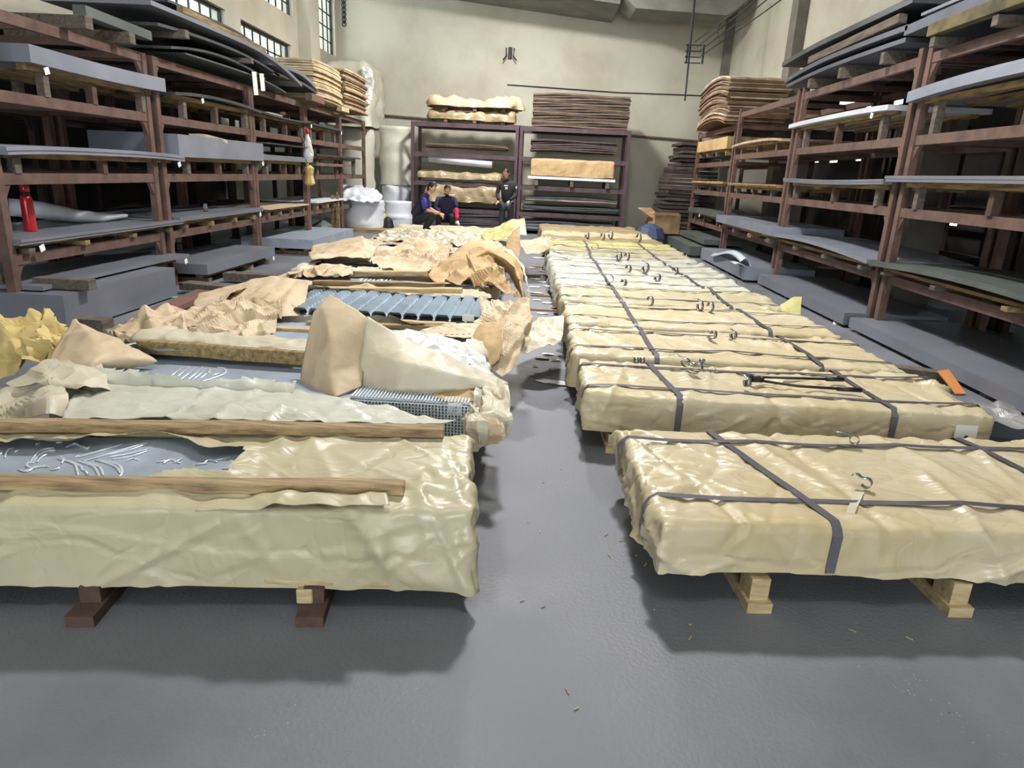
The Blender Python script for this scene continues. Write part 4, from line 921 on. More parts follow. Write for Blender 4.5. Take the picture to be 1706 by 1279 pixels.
# fourth package: long left flap
paper('broad shiny kraft flap curving up at the left end of the tile-embossed sheets', [
    [(330, 490, 6.4), (380, 476, 6.5), (440, 460, 6.5), (480, 463, 6.4), (514, 466, 6.3)],
    [(320, 505, 6.1), (380, 500, 6.0), (440, 490, 5.9), (480, 490, 5.9), (510, 500, 6.0)],
    [(330, 520, 5.9), (390, 515, 5.7), (440, 512, 5.6), (475, 515, 5.6), (500, 518, 5.75)],
    [(400, 530, 5.6), (440, 532, 5.5), (470, 535, 5.45), (490, 545, 5.4), (500, 540, 5.5)]], amp=.014, seed=42, nu=40, nv=50, crush=.6, smooth=True)
paper('light kraft strip with red printed dots in front of the tile-embossed sheets', [
    [(690, 552, 5.2), (730, 543, 5.3), (780, 538, 5.4), (800, 540, 5.4)], [(700, 556, 5.1), (740, 553, 5.15), (790, 553, 5.2), (802, 550, 5.2)],
    [(715, 560, 5.05), (750, 562, 5.0), (785, 564, 5.0), (805, 556, 5.1)]], m='kraft', amp=.01, seed=45, nu=20, nv=30)
dots = MB()
for k, (x, y) in enumerate([(733, 557), (743, 558), (753, 558), (762, 558), (772, 558), (782, 557)]):
    dots.lathe([(.012, 0), (.012, .002)], A(x, y-1, 4.96), 8)
o = [q for q in D.objects if q.get('label', '').startswith('light kraft strip')][0]
obj('printed_dots', dots, 'red_ink').parent = o
paper('tall crumpled kraft fold at the right end of the tile-embossed sheets', [
    [(800, 502, 5.9), (820, 508, 5.85), (850, 502, 5.7), (881, 505, 5.7)],
    [(802, 545, 5.5), (825, 530, 5.3), (855, 535, 5.2), (884, 525, 5.3)],
    [(790, 570, 5.1), (815, 560, 5.0), (850, 565, 4.9), (878, 570, 5.0)],
    [(792, 600, 4.8), (815, 612, 4.7), (838, 625, 4.6), (862, 605, 4.7)]], amp=.045, f=5, seed=48, nu=46, nv=36, crush=1.0)
paper('rounded orange-brown paper lobe at the right end below the crumpled fold', [
    [(788, 560, 5.0), (800, 540, 5.1), (840, 535, 5.1)], [(786, 580, 4.9), (810, 575, 4.8), (838, 565, 4.8)], [(795, 600, 4.8), (815, 612, 4.68), (832, 600, 4.7)]], m='kraft_in', amp=.012, seed=49, nu=24, nv=24, smooth=True, crush=.5)
paper('small white-faced paper triangle at the near corner of the arch', [
    [(803, 500, 6.2), (806, 499, 6.2)], [(800, 520, 6.0), (825, 518, 6.0)], [(802, 545, 5.8), (815, 540, 5.8)]], m='kraft_pale', amp=.004, seed=50, nu=12, nv=12)
# big arch
paper('big ochre paper arch at the right end of the fifth left package', [
    [(712, 458, 7.6), (735, 440, 7.9), (762, 415, 8.2), (800, 398, 8.4), (830, 412, 8.2), (858, 430, 7.9), (872, 455, 7.5), (878, 498, 7.0)],
    [(722, 468, 7.3), (750, 455, 7.5), (780, 430, 7.7), (812, 418, 7.8), (838, 430, 7.6), (858, 446, 7.3), (866, 468, 7.1), (872, 502, 6.8)],
    [(742, 472, 7.2), (765, 468, 7.3), (790, 450, 7.6), (815, 440, 8.0), (835, 446, 8.0), (848, 458, 7.8), (858, 476, 7.5), (866, 500, 7.0)]], m='kraft_in', amp=.022, f=4, seed=54, nu=30, nv=70, crush=.7, smooth=True)
paper('crumpled golden paper under the big arch', [
    [(738, 470, 7.3), (775, 440, 7.7), (800, 425, 7.9), (830, 445, 7.7)], [(760, 470, 7.2), (790, 458, 7.3), (815, 452, 7.3), (850, 475, 7.2)], [(800, 472, 7.1), (830, 478, 7.0), (845, 490, 6.95), (868, 500, 6.9)]], m='kraft_in', amp=.05, f=5, seed=57, nu=36, nv=36)
paper('pale paper rim draped outside the big arch', [
    [(820, 408, 8.5), (850, 418, 8.2), (870, 440, 7.8), (878, 470, 7.4), (880, 500, 7.0)], [(838, 420, 8.0), (860, 436, 7.8), (874, 460, 7.5), (878, 480, 7.2), (878, 505, 6.8)]], m='kraft_pale', amp=.018, seed=60, nu=12, nv=46)
paper('crushed kraft in front of the arch at its left foot', [
    [(600, 430, 8.9), (640, 415, 9.3), (690, 400, 9.6), (730, 405, 9.6), (755, 415, 9.2)], [(620, 440, 8.5), (660, 440, 8.6), (700, 430, 8.8), (730, 430, 8.8), (745, 440, 8.5)], [(640, 446, 8.2), (680, 450, 8.1), (720, 452, 8.1), (728, 455, 8.0), (740, 452, 8.0)]], m='kraft', amp=.04, f=3.4, seed=63, nu=44, nv=60)
paper('small standing grey-brown paper flap in the middle of the left row', [
    [(675, 420, 9.4), (690, 402, 9.6), (708, 396, 9.7), (715, 415, 9.6)], [(668, 424, 9.3), (690, 420, 9.2), (705, 418, 9.2), (716, 425, 9.3)]], m='kraft_in', amp=.01, seed=66, nu=12, nv=20)
paper('large pale paper hood over the left end of the sixth package', [
    [(520, 412, 9.6), (560, 402, 9.8), (590, 395, 9.9), (604, 392, 9.9), (622, 410, 9.7)], [(515, 428, 8.9), (550, 418, 9.0), (590, 410, 9.1), (608, 415, 9.0), (624, 422, 9.1)],
    [(520, 440, 8.4), (560, 430, 8.5), (590, 432, 8.4), (610, 432, 8.5), (620, 428, 8.8)]], m='kraft', amp=.03, f=3.5, seed=69, nu=36, nv=40, smooth=True, crush=.5)
paper('low rolled paper edge at the left end of the fifth package', [
    [(478, 452, 7.9), (510, 446, 8.1), (550, 440, 8.2), (585, 442, 8.2)], [(482, 458, 7.7), (515, 455, 7.6), (555, 452, 7.6), (588, 455, 7.7)], [(485, 460, 7.6), (520, 461, 7.5), (560, 463, 7.4), (586, 460, 7.6)]], m='kraft', amp=.03, f=4, seed=72, nu=26, nv=46)
paper('upright oval kraft flap with white tape far up the left row', [
    [(845, 402, 11.4), (855, 385, 11.6), (866, 376, 11.7)], [(842, 418, 11.0), (856, 412, 11.0), (867, 405, 11.1)], [(848, 422, 10.9), (858, 430, 10.8), (865, 432, 10.8)]], m='kraft_in', amp=.012, seed=75, nu=20, nv=20, smooth=True, crush=.4)
paper('yellow-cream paper hood behind the upright oval flap', [
    [(800, 390, 12.8), (830, 376, 13.0), (850, 366, 13.2), (874, 364, 13.1)], [(805, 398, 12.4), (835, 388, 12.4), (855, 378, 12.4), (876, 378, 12.4)], [(815, 404, 12.2), (840, 398, 12.1), (860, 392, 12.0), (878, 392, 12.0)]], m='wrap_yellow', amp=.02, seed=78, nu=26, nv=34, smooth=True)
paper('pinkish kraft sheet drooping over the aisle near the yellow package', [
    [(866, 400, 11.9), (890, 398, 12.0), (918, 395, 12.2)], [(868, 412, 11.3), (895, 410, 11.4), (916, 402, 11.8)], [(878, 424, 10.9), (900, 424, 11.0), (916, 414, 11.5)]], m='kraft', amp=.02, seed=81, nu=18, nv=24)
paper('crumpled pale paper on the eighth package in front of the squatting worker', [
    [(625, 392, 13.2), (680, 388, 13.4), (750, 388, 13.5), (830, 392, 13.3)], [(620, 400, 12.4), (690, 398, 12.4), (750, 402, 12.2), (820, 402, 12.4)], [(640, 408, 11.7), (700, 408, 11.7), (760, 412, 11.4), (840, 412, 11.4)]], m='kraft_pale', amp=.035, f=3, seed=84, nu=44, nv=80)
paper('curled kraft roll edge beside the oval flap', [
    [(742, 392, 13.4), (780, 392, 13.4), (830, 400, 13.2)], [(742, 397, 13.2), (780, 397, 13.2), (830, 405, 12.9)]], m='kraft_pale', amp=.01, seed=86, nu=8, nv=30)
paper('crushed paper on the floor between the rows beside the third package', [
    [(868, 545, 5.9), (900, 535, 6.2), (940, 532, 6.3)], [(872, 565, 5.5), (905, 560, 5.5), (938, 556, 5.6)], [(874, 582, 5.2), (905, 578, 5.2), (934, 574, 5.3)]], m='kraft_pale', amp=.03, f=5, seed=88, nu=26, nv=26)
# small debris on the floor
rnd = random.Random(21)
scr = [(905, 597, .10), (913, 590, .08), (925, 600, .06), (935, 640, .13), (910, 636, .10), (888, 625, .03), (905, 470, .12), (912, 477, .1), (903, 452, .12), (920, 485, .1), (895, 488, .15), (930, 512, .12), (925, 530, .12), (905, 522, .1), (900, 540, .1), (890, 465, .1), (884, 580, .03), (900, 430, .2), (905, 460, .14), (895, 500, .1), (915, 505, .12), (908, 535, .1), (893, 610, .05), (922, 615, .06), (889, 446, .15), (898, 420, .2), (893, 478, .12)]
for k, (px, py, s) in enumerate(scr):
    p = A(px, py, z=.006); pts = [p+np.array([s*rnd.uniform(.5, 1)*math.cos(a), s*rnd.uniform(.25, .6)*math.sin(a), 0]) for a in np.linspace(0, 2*PI, 8)[:-1]]
    n = len(pts); V = [q+np.array([0, 0, rnd.uniform(0, .012)]) for q in pts]; c = p+np.array([0, 0, .012])
    tag(obj('paper_scrap', MB().add([*V, c], [(i, (i+1) % n, n) for i in range(n)]), 'film' if k % 3 else 'kraft_pale', solid=.001), 'torn scrap of pale paper lying on the aisle floor between the two rows', 'paper scrap', 'paper scraps in the aisle')
for k, (px, py) in enumerate([(1150, 1062), (1515, 1063), (905, 803), (1010, 890), (1035, 900), (1060, 925), (1075, 940), (1040, 960), (945, 1150), (960, 1180), (880, 870), (900, 885), (1015, 925), (1090, 1015), (950, 745), (935, 780), (870, 1000), (1150, 1040), (1420, 1050), (905, 1010)]):
    p = A(px, py, z=.004); a = rnd.uniform(0, 3); L = rnd.choice([.006, .01, .02, .028]) if k > 1 else .025
    tag(obj('wood_splinter', MB().box(p, (L, .004, .003), rz=a), 'board_p'), 'tiny pale splinter lying on the open concrete in front of and between the packages', 'splinter', 'splinters on the floor')
p = A(936, 637, z=.01); tag(obj('foam_strip', MB().box(p, (.24, .045, .012), rz=-.32), 'film_roll'), 'white foam strip on the aisle floor left of the package with the tool', 'strip')
p = A(915, 438, z=.01)
for k, (px, py, w) in enumerate([(900, 444, .35), (905, 492, .35), (910, 516, .5), (918, 545, .3)]):
    p = A(px, py, z=.012); tag(obj('plank_offcut', MB().box(p, (w, .07, .018), rz=rnd.uniform(-.1, .1)), 'wood_x'), 'flat wood offcut lying across the aisle, %s of the four' % ['farthest', 'third-nearest', 'second-nearest', 'nearest'][k], 'offcut')
# =================================================================== small things
p = A(52, 385, z=.842)
t = thing('vacuum_flask', 'red metal vacuum flask with red cap standing on the sheets in the nearest left rack', 'flask', p)
k = 1.0
obj('body', MB().lathe([(.052, 0), (.056, .012), (.056, .30), (.050, .335), (.038, .352)], p, 28), 'red', t, smooth=True)
obj('collar', MB().lathe([(.036, .352), (.040, .36), (.040, .385), (.034, .39)], p, 24), 'dark_ring', t, smooth=True)
obj('cap', MB().lathe([(.040, .388), (.044, .395), (.044, .44), (.038, .452)], p, 24), 'red', t, smooth=True)
obj('print_band', MB().lathe([(.0566, .06), (.0566, .22)], p, 28), 'dark_ring', t).scale = (1, 1, 1)
D.objects.remove([o for o in D.objects if o.name.startswith('print_band')][0])
p = A(296, 496, z=.03); tag(obj('green_tape', MB().box(p, (.12, .05, .02)), mat('green_tape', (110, 190, 150), .5)), 'small pale green tape strip on the floor by the deep floor pile', 'tape')
# white film roll beside flask
a, b = A(30, 352, 7.9), A(205, 360, 8.6); 
C = [np.array([-6.2, 7.9, .98]), np.array([-5.9, 8.1, .98]), np.array([-5.5, 8.25, .95]), np.array([-5.1, 8.5, .91]), np.array([-4.95, 8.75, .88])]
C = [A(15, 345, 7.6), A(70, 350, 7.8), A(130, 360, 8.0), A(170, 362, 8.2), A(210, 360, 8.6)]
C = [np.array([c[0], c[1], max(c[2], .90)]) for c in C]
tag(obj('film_roll', MB().tube(C, [.13, .13, .10, .07, .03], 14, True, .75), 'film_roll', smooth=True), 'long white roll of foam film lying behind the red flask', 'roll')
p = A(343, 352, z=.878); t = thing('drinking_glass', 'small clear glass standing on the sheets of the second left rack', 'glass', p)
obj('cup', MB().lathe([(.03, 0), (.036, .11), (.033, .11), (.027, .01)], p, 18), 'glass', t, smooth=True)
obj('tea', MB().lathe([(.026, .012), (.029, .04)], p, 18), 'board_p', t)
# paper over tall stack
paper('beige paper folded over the edge of the tall stack in the second left rack', [
    [(313, 222, 9.55), (345, 224, 10.0), (378, 233, 10.6)], [(330, 240, 9.9), (348, 246, 10.15), (380, 250, 10.65)], [(345, 262, 9.98), (350, 263, 10.15), (382, 259, 10.65)]], m='kraft_pale', amp=.008, seed=90, nu=12, nv=16)
for k, (px, py) in enumerate([(425, 139), (437, 137)]):
    p = A(px, py, x=-4.6); tag(obj('hanging_tag', MB().box(p, (.01, .16, .34 if k == 0 else .26), rx=.1), 'label'), 'white paper tag hanging below the sheet fan, %s one' % ('left oval' if k == 0 else 'right narrow'), 'tag')
p = A(513, 240, x=-4.72)
t = thing('plastic_bag', 'small clear plastic bag with red top hanging on a left rack post', 'bag', p)
obj('bag', MB().lathe([(.02, -.36), (.09, -.34), (.11, -.18), (.07, .05), (.02, .2)], p, 10), 'film', t, smooth=True)
obj('knot', MB().lathe([(.02, .18), (.045, .24), (.02, .3)], p, 8), 'red', t)
p = A(516, 292, x=-4.7); tag(obj('cloth_rag', MB().lathe([(.05, -.20), (.11, -.16), (.07, 0), (.1, .14), (.03, .2)], p, 7), 'yellow_paper', smooth=False), 'crumpled yellow-green rag tucked on the beam beside the plastic bag', 'rag')
# white bales and rolls at far left
def film_bale(label, cx, cy, z0, r, h, seed, m='film', cat='roll', name='wrapped_roll'):
    n, k = 30, 16; G = np.zeros((k+1, n+1, 3))
    for i in range(k+1):
        for j in range(n+1):
            a = 2*PI*j/n; z = h*i/k; G[i, j] = (cx+r*math.cos(a), cy+r*math.sin(a), z0+z)
    P = G.reshape(-1, 3); q = P.copy(); q[:, 2] *= 3
    d = (ridge(q, 1.6, seed, 3)-.4)*.05*r/.4
    G[..., :2] += ((G[..., :2]-np.array([cx, cy]))/r)*d.reshape(k+1, n+1, 1)
    G[:, n] = G[:, 0]
    mb = MB().grid(G); c = len(mb.v)
    mb.v.append((cx, cy, z0+h+.01)); base = k*(n+1)
    mb.f += [(base+j, base+j+1, c) for j in range(n)]
    return tag(obj(name, mb, m, smooth=True), label, cat)
film_bale('tall off-white wrapped roll standing left of the back racks, upper one', -4.28, 20.9, 1.16, .46, 1.62, 3, 'film_smooth')
film_bale('white wrapped roll standing under the tall off-white roll', -4.28, 20.9, 0, .44, 1.15, 5, 'film_roll')
film_bale('broad white wrapped roll beside the farthest left rack, with sheets on top', -4.62, 18.35, .10, .52, .70, 7, 'film_roll')
film_bale('white roll standing behind the end of the left racks', -5.35, 20.6, 0, .5, 2.65, 9, 'film_smooth')
film_bale('low white roll between the broad roll and the tall one', -4.0, 19.6, 0.0, .42, .75, 11, 'film_roll')
tag(obj('roll_base', MB().box((-4.55, 18.3, .045), (1.3, 1.3, .09)), 'wood_x'), 'low wooden base under the broad white roll', 'base')
paper('white foam sheets folded over the broad white roll', [
    [(565, 308, 18.6), (600, 312, 18.7), (630, 320, 18.6)], [(560, 322, 18.1), (600, 325, 17.8), (637, 330, 18.0)], [(562, 332, 17.7), (600, 335, 17.6), (628, 338, 17.8)]], m='film_roll', amp=.04, seed=93, nu=24, nv=30, solid=.02, name='foam_sheet', smooth=True)
P, Fc = rbox_points(1.15, 1.9, 1.62, .1, .1); Q = wrap_surface(P, 1.15, 1.9, 1.62, .12, 77, .02, .2)
mb = MB(); mb.v = [tuple(q+np.array([-5.42, 20.8, 2.70])) for q in Q]; mb.f = list(Fc)
tag(obj('wrapped_bale', mb, 'film_smooth', smooth=True), 'tall pale film-wrapped bale above the end of the left racks near the corner', 'bale')
paper('crinkled clear film hanging off the pale bale', [[(602, 112, 19.75), (612, 112, 19.8), (618, 128, 19.9)], [(604, 150, 19.75), (616, 148, 19.8), (622, 150, 19.9)], [(604, 172, 19.75), (614, 174, 19.8), (618, 168, 19.9)]], m='film', amp=.05, seed=96, nu=16, nv=10)
for k, px in enumerate((556, 564)):
    a, b = A(px, 398, 16.4), A(px-1, 325, 16.4); a[2] = 0
    tag(obj('timber_prop', MB().span(a, (a[0], a[1], b[2]), .07, .07), 'wood_y'), 'yellow timber prop standing at the fourth left rack, %s one' % ('left' if k == 0 else 'right'), 'timber')
p = A(538, 395, 15.9); tag(obj('green_sack', MB().lathe([(.25, 0), (.3, .1), (.22, .3), (.05, .4)], (p[0], p[1], 0), 9), 'steel_green'), 'green woven sack on the floor between third and fourth left racks', 'sack')
p = A(640, 378, 18.6); t = thing('waste_bag', 'olive and black bag on the floor right of the broad white roll', 'bag', (p[0], p[1], 0))
obj('bag', MB().lathe([(.12, 0), (.16, .15), (.12, .42), (.04, .55)], (p[0]-.08, p[1], 0.0), 8), 'wrap_yellow', t)
obj('liner', MB().lathe([(.13, 0), (.17, .12), (.13, .30), (.03, .38)], (p[0]+.12, p[1]-.1, 0.0), 9), 'black', t)
# back rack wrapped stock
def wrapped_block(label, x0, x1, y0, y1, z0, z1, m, seed, amp=.02, crush=1.2, step=.06, name='wrapped_package'):
    L, Wd, Hh = x1-x0, y1-y0, z1-z0
    o = wrap_obj(name, None, m, (x0+x1)/2, (y0+y1)/2, z0, L, Wd, Hh, 0, min(.05, Hh*.4), step, seed, amp, crush)
    return tag(o, label, 'package')
wrapped_block('dull gold wrapped package lowest on top of the left back rack', -3.15, -.85, 20.0, 21.1, 2.99, 3.20, 'wrap_brown', 201)
wrapped_block('rumpled pinkish-brown wrapped package topmost on the left back rack', -3.05, -.85, 20.0, 21.1, 3.33, 3.50, 'kraft', 203, .04)
for y, w in ((-2.7, 'left'), (-1.9, 'middle'), (-1.1, 'right')):
    timber((y, 19.98, 2.945), (y, 21.1, 2.945), .1, .07, w+' short block under the lowest package on top of the left back rack', 'wood_red', 'blocks under the gold package')
    timber((y, 19.98, 3.27), (y, 21.1, 3.27), .1, .10, w+' short block between the two packages on top of the left back rack', 'wood_red', 'blocks between the packages on the left back rack')
wrapped_block('glossy brown wrapped package on the lower shelf of the left back rack, behind the workers', -3.1, -.78, 19.98, 21.0, .80, 1.20, 'wrap_brown', 207, .03)
wrapped_block('flat brown wrapped package under the white roll on the back rack', -3.45, -1.15, 19.95, 21.0, 1.42, 1.58, 'wrap_brown', 209)
a, b = A(716, 262, 20.2), A(820, 274, 20.1)
tag(obj('foam_roll', MB().tube([a, a*.6+b*.4, b], [.19, .17, .14], 14, True, .75), 'film_roll', smooth=True), 'white sagging roll lying on the middle shelf of the left back rack', 'roll')
wrapped_block('brown paper-draped stack on the middle shelf of the right back rack', -.28, 2.05, 19.93, 21.0, 1.62, 2.08, 'kraft_in', 211, .008, .3, .05)
tag(obj('sheet_stack', MB().box((.88, 20.4, 1.56), (2.45, 1.05, .07)), 'film_roll'), 'white-edged plates under the brown draped stack on the back rack', 'steel sheets')
for x, w in ((-.1, 'left'), (.9, 'middle'), (1.9, 'right')): timber((x, 19.9, 1.425), (x, 21.0, 1.425), .1, .17, w+' block under the white-edged plates on the right back rack', 'wood_grey', 'blocks under the white-edged plates')
tag(obj('blue_sack', MB().lathe([(.4, 0), (.42, .2), (.3, .45), (.08, .55)], (2.95, 18.2, 0), 10), 'blue_tarp'), 'dark blue tarp heap on the floor at the far end of the right row', 'tarp')
q = A(1085, 352, 18.9); tag(obj('cardboard_flap', MB().add([A(1062, 346, 19.0), A(1085, 346, 19.0), A(1110, 372, 18.4), A(1085, 362, 18.4)], [(0, 1, 2, 3)]), 'board_m', solid=.01), 'brown cardboard flap leaning at the foot of the corner board pile', 'cardboard')
tag(obj('cardboard_box', MB().box((3.35, 18.6, .55), (.7, .5, .5), rz=.2).box((3.35, 18.33, .80), (.7, .02, .08), rz=.2), 'board_m'), 'worn cardboard box between the blue tarp and the corner board pile', 'box')
# right floor odds
p = A(1582, 632, 5.75); pts = [A(1562, 618, z=.16), A(1580, 616, z=.16), A(1609, 656, z=.015), A(1592, 656, z=.015)]
tag(obj('orange_board', MB().add(pts, [(0, 1, 2, 3)]), 'orange', solid=.012), 'small bright orange board leaning beside the slab stack on the right', 'board')
tag(obj('scrap_timber', MB().span((3.1, 6.1, .06), (3.7, 5.9, .06), .14, .12), 'wood_grey'), 'dark timber offcut on the floor beside the orange board', 'timber')
tag(obj('scrap_timber', MB().span((3.15, 4.7, .05), (3.55, 4.6, .05), .12, .10), 'steel_dark'), 'black timber stub on the floor at the right edge', 'timber')
paper('clear crumpled film on the floor right of the second right package', [
    [(1620, 668, 4.8), (1650, 675, 4.7), (1690, 680, 4.6)], [(1630, 685, 4.5), (1660, 695, 4.4), (1706, 700, 4.3)], [(1660, 700, 4.2), (1706, 715, 4.1), (1760, 730, 4.0)]], m='film_dirty', amp=.03, seed=98, nu=24, nv=24)
paper('yellow paper corner standing up behind the fourth right package', [
    [(1300, 508, 7.15), (1322, 494, 7.2), (1336, 494, 7.2)], [(1302, 518, 7.08), (1320, 522, 7.05), (1334, 526, 7.05)]], m='wrap_yellow', amp=.01, seed=99, nu=10, nv=12)
# ------------------------------------------------------------------ strap offcuts and tool
def ribbon(pts, w, th=.002, axis=(0, 0, 1)):
    P = np.array(pts); G = np.stack([P, P+np.array(axis)*w], 1); return MB().grid(G)
def coil(px, py, z, r, lab, turns=.8, a0=0., tail=.0, w=.03, tilt=None, group=None, yaw=0):
    p = A(px, py, z=z); n = 18
    ax = np.array([math.cos(yaw), math.sin(yaw), 0]); side = np.array([-ax[1], ax[0], 0])
    pts = []
    for i in range(n):
        a = a0+turns*2*PI*i/(n-1); pts.append(p+side*r*math.cos(a)+np.array([0, 0, r+r*math.sin(a)+.004]))
    if tail:
        d = pts[0]-pts[1]; d /= np.linalg.norm(d)+1e-9; d = side*np.sign(side.dot(d) or 1)
        pts = [pts[0]+d*tail*(1-i/4)+np.array([0, 0, .01*math.sin(i)]) for i in range(4)]+pts
    return tag(obj('strap_offcut', ribbon(pts, w, axis=ax), 'strap_shine', solid=.0016, smooth=True), lab, 'strap offcut', group)
coil(1422, 742, .385, .022, 'curled strap offcut with a long tail on the back of the nearest right package', .85, PI*.5, .10, yaw=1.2)
coil(1440, 815, .38, .022, 'curled strap offcut in the middle of the nearest right package', .75, PI*.3, .05, yaw=.9)
coil(1056, 606, .375, .022, 'small strap ring at the back left of the package with the tool', 1.0, 0, 0, yaw=.2)
coil(1066, 606, .375, .022, 'second small strap ring beside the first on the package with the tool', 1.0, 0, 0, yaw=.1)
for k, (px, py, r, tl, yw, lab) in enumerate([(1140, 612, .03, .12, 1.0, 'left curl of the shiny strap bundle on the package with the tool'), (1160, 620, .03, .14, .5, 'middle curl of the shiny strap bundle on the package with the tool'),
        (1185, 622, .025, .16, 1.4, 'long right piece of the shiny strap bundle on the package with the tool'), (1172, 608, .02, .12, 2.4, 'upright tip of the shiny strap bundle on the package with the tool'), (1240, 645, .03, .06, .2, 'short bright strap curl just left of the black tool head'),
        (1185, 565, .035, .1, .3, 'left end curl of the bowed offcut on the third right package'), (1218, 566, .035, .08, .3, 'right end curl of the bowed offcut on the third right package'),
        (1080, 510, .05, .0, .4, 'dark strap curl on the left of the fourth right package'), (1163, 518, .05, .12, .3, 'left curl of the offcut pair on the fourth right package'), (1180, 520, .05, .0, .3, 'right curl of the offcut pair on the fourth right package'),
        (1092, 470, .05, .0, .5, 'dark strap ring on the middle of the fifth right package'), (1036, 477, .04, .0, .5, 'bright strap ring on the left of the fifth right package'), (1014, 472, .05, .2, 1.2, 'flat dark offcut at the left of the fifth right package'),
        (1044, 454, .05, .0, .5, 'small dark curl on the sixth right package'), (1072, 455, .07, .25, .4, 'large open loop of strap on the sixth right package'), (1122, 458, .05, .0, .3, 'dark curl at the right of the sixth right package'),
        (1028, 434, .07, .2, .4, 'open strap loop on the seventh right package'), (1042, 434, .06, .0, .4, 'tight strap curl beside the loop on the seventh right package'), (990, 417, .06, .3, 1.3, 'dark strap piece on the left of the eighth right package'), (1015, 418, .06, .25, 1.4, 'dark strap piece in the middle of the eighth right package'),
        (976, 398, .07, 0, .4, 'dark curl at the left on the yellow package'), (1002, 400, .07, 0, .4, 'dark curl left of centre on the yellow package'), (1015, 398, .08, .1, .4, 'dark curl at the centre of the yellow package'), (1062, 403, .08, .15, .4, 'dark curl at the right on the yellow package')]):
    coil(px, py, .385, r, lab, .8, 0 if k % 2 else 1.4, tl, w=.03 if k < 10 else .045, yaw=yw)
# tape strip over the strap on the nearest package
pts = [A(1425, 818, z=.375), A(1440, 820, z=.378), A(1428, 845, z=.380), A(1412, 846, z=.38), A(1415, 882, z=.36), A(1402, 876, z=.362)]
tag(obj('tape_strip', MB().add(pts, [(0, 1, 2, 3), (3, 2, 4, 5)]), 'kraft_pale', solid=.001), 'creased translucent tape strip lying over the front strap of the nearest right package', 'tape')
# crimping tool
t = thing('strapping_tool', 'black long-handled steel strapping tool lying on the second right package', 'tool', A(1265, 632, z=.40))
h1 = [A(1268, 628, z=.405), A(1330, 630, z=.402), A(1405, 632, z=.40)]; h2 = [A(1268, 634, z=.40), A(1330, 643, z=.398), A(1435, 650, z=.396)]
for hh in (h1, h2):
    obj('handle', MB().tube(hh, .009, 8), 'black', t, smooth=True)
    e = hh[-1]; s = hh[-1]+(hh[-2]-hh[-1])*.38
    obj('grip', MB().tube([s, e], .015, 10), 'black', t, smooth=True)
p = A(1262, 631, z=.405)
obj('jaw', MB().box(p, (.075, .05, .035), rz=.15).box(p+np.array([-.045, .0, .0]), (.04, .03, .045), rz=.15), 'black', t, bevel=.005)
for dx in (-.02, .02): obj('pivot_bolt', MB().lathe([(.009, -.02), (.009, .022)], p+np.array([dx, -.012, 0]), 8), 'strap_shine', t)
# =================================================================== PEOPLE
def skin(name, joints, edges, m, parent, sub=2):
    me = D.meshes.new(name); names = list(joints)
    me.from_pydata([tuple(map(float, joints[k][0])) for k in names], [(names.index(a), names.index(b)) for a, b in edges], [])
    me.materials.append(M[m]); o = D.objects.new(name, me); COL.objects.link(o)
    s = o.modifiers.new('skin', 'SKIN'); s.use_smooth_shade = True
    for i, k in enumerate(names):
        r = joints[k][1]; me.skin_vertices[0].data[i].radius = (r, r) if not hasattr(r, '__len__') else r
    me.skin_vertices[0].data[0].use_root = True
    u = o.modifiers.new('sub', 'SUBSURF'); u.levels = u.render_levels = sub
    attach(o, parent); return o
M['skin'] = mat('skin', (196, 150, 124), .6, 0, (186, 138, 112), 6, 3)
M['hair'] = mat('hair', (24, 20, 22), .6)
M['navy'] = mat('navy_cloth', (34, 34, 66), .85, 0, (26, 26, 50), 5, 4, .2, 40)
M['blue_stripe'] = mat('blue_stripe', (72, 62, 168), .8, 0, (40, 34, 92), 14, 2, 0, stretch=(1, 1, 4), thr=(.48, .52))
M['black_cloth'] = mat('black_cloth', (30, 30, 38), .85, 0, (22, 22, 28), 5, 4, .2, 40)
M['slate_cloth'] = mat('slate_cloth', (44, 54, 62), .85)
M['red_cloth'] = mat('red_cloth', (176, 34, 66), .8)
M['glove'] = mat('glove', (206, 206, 204), .85)
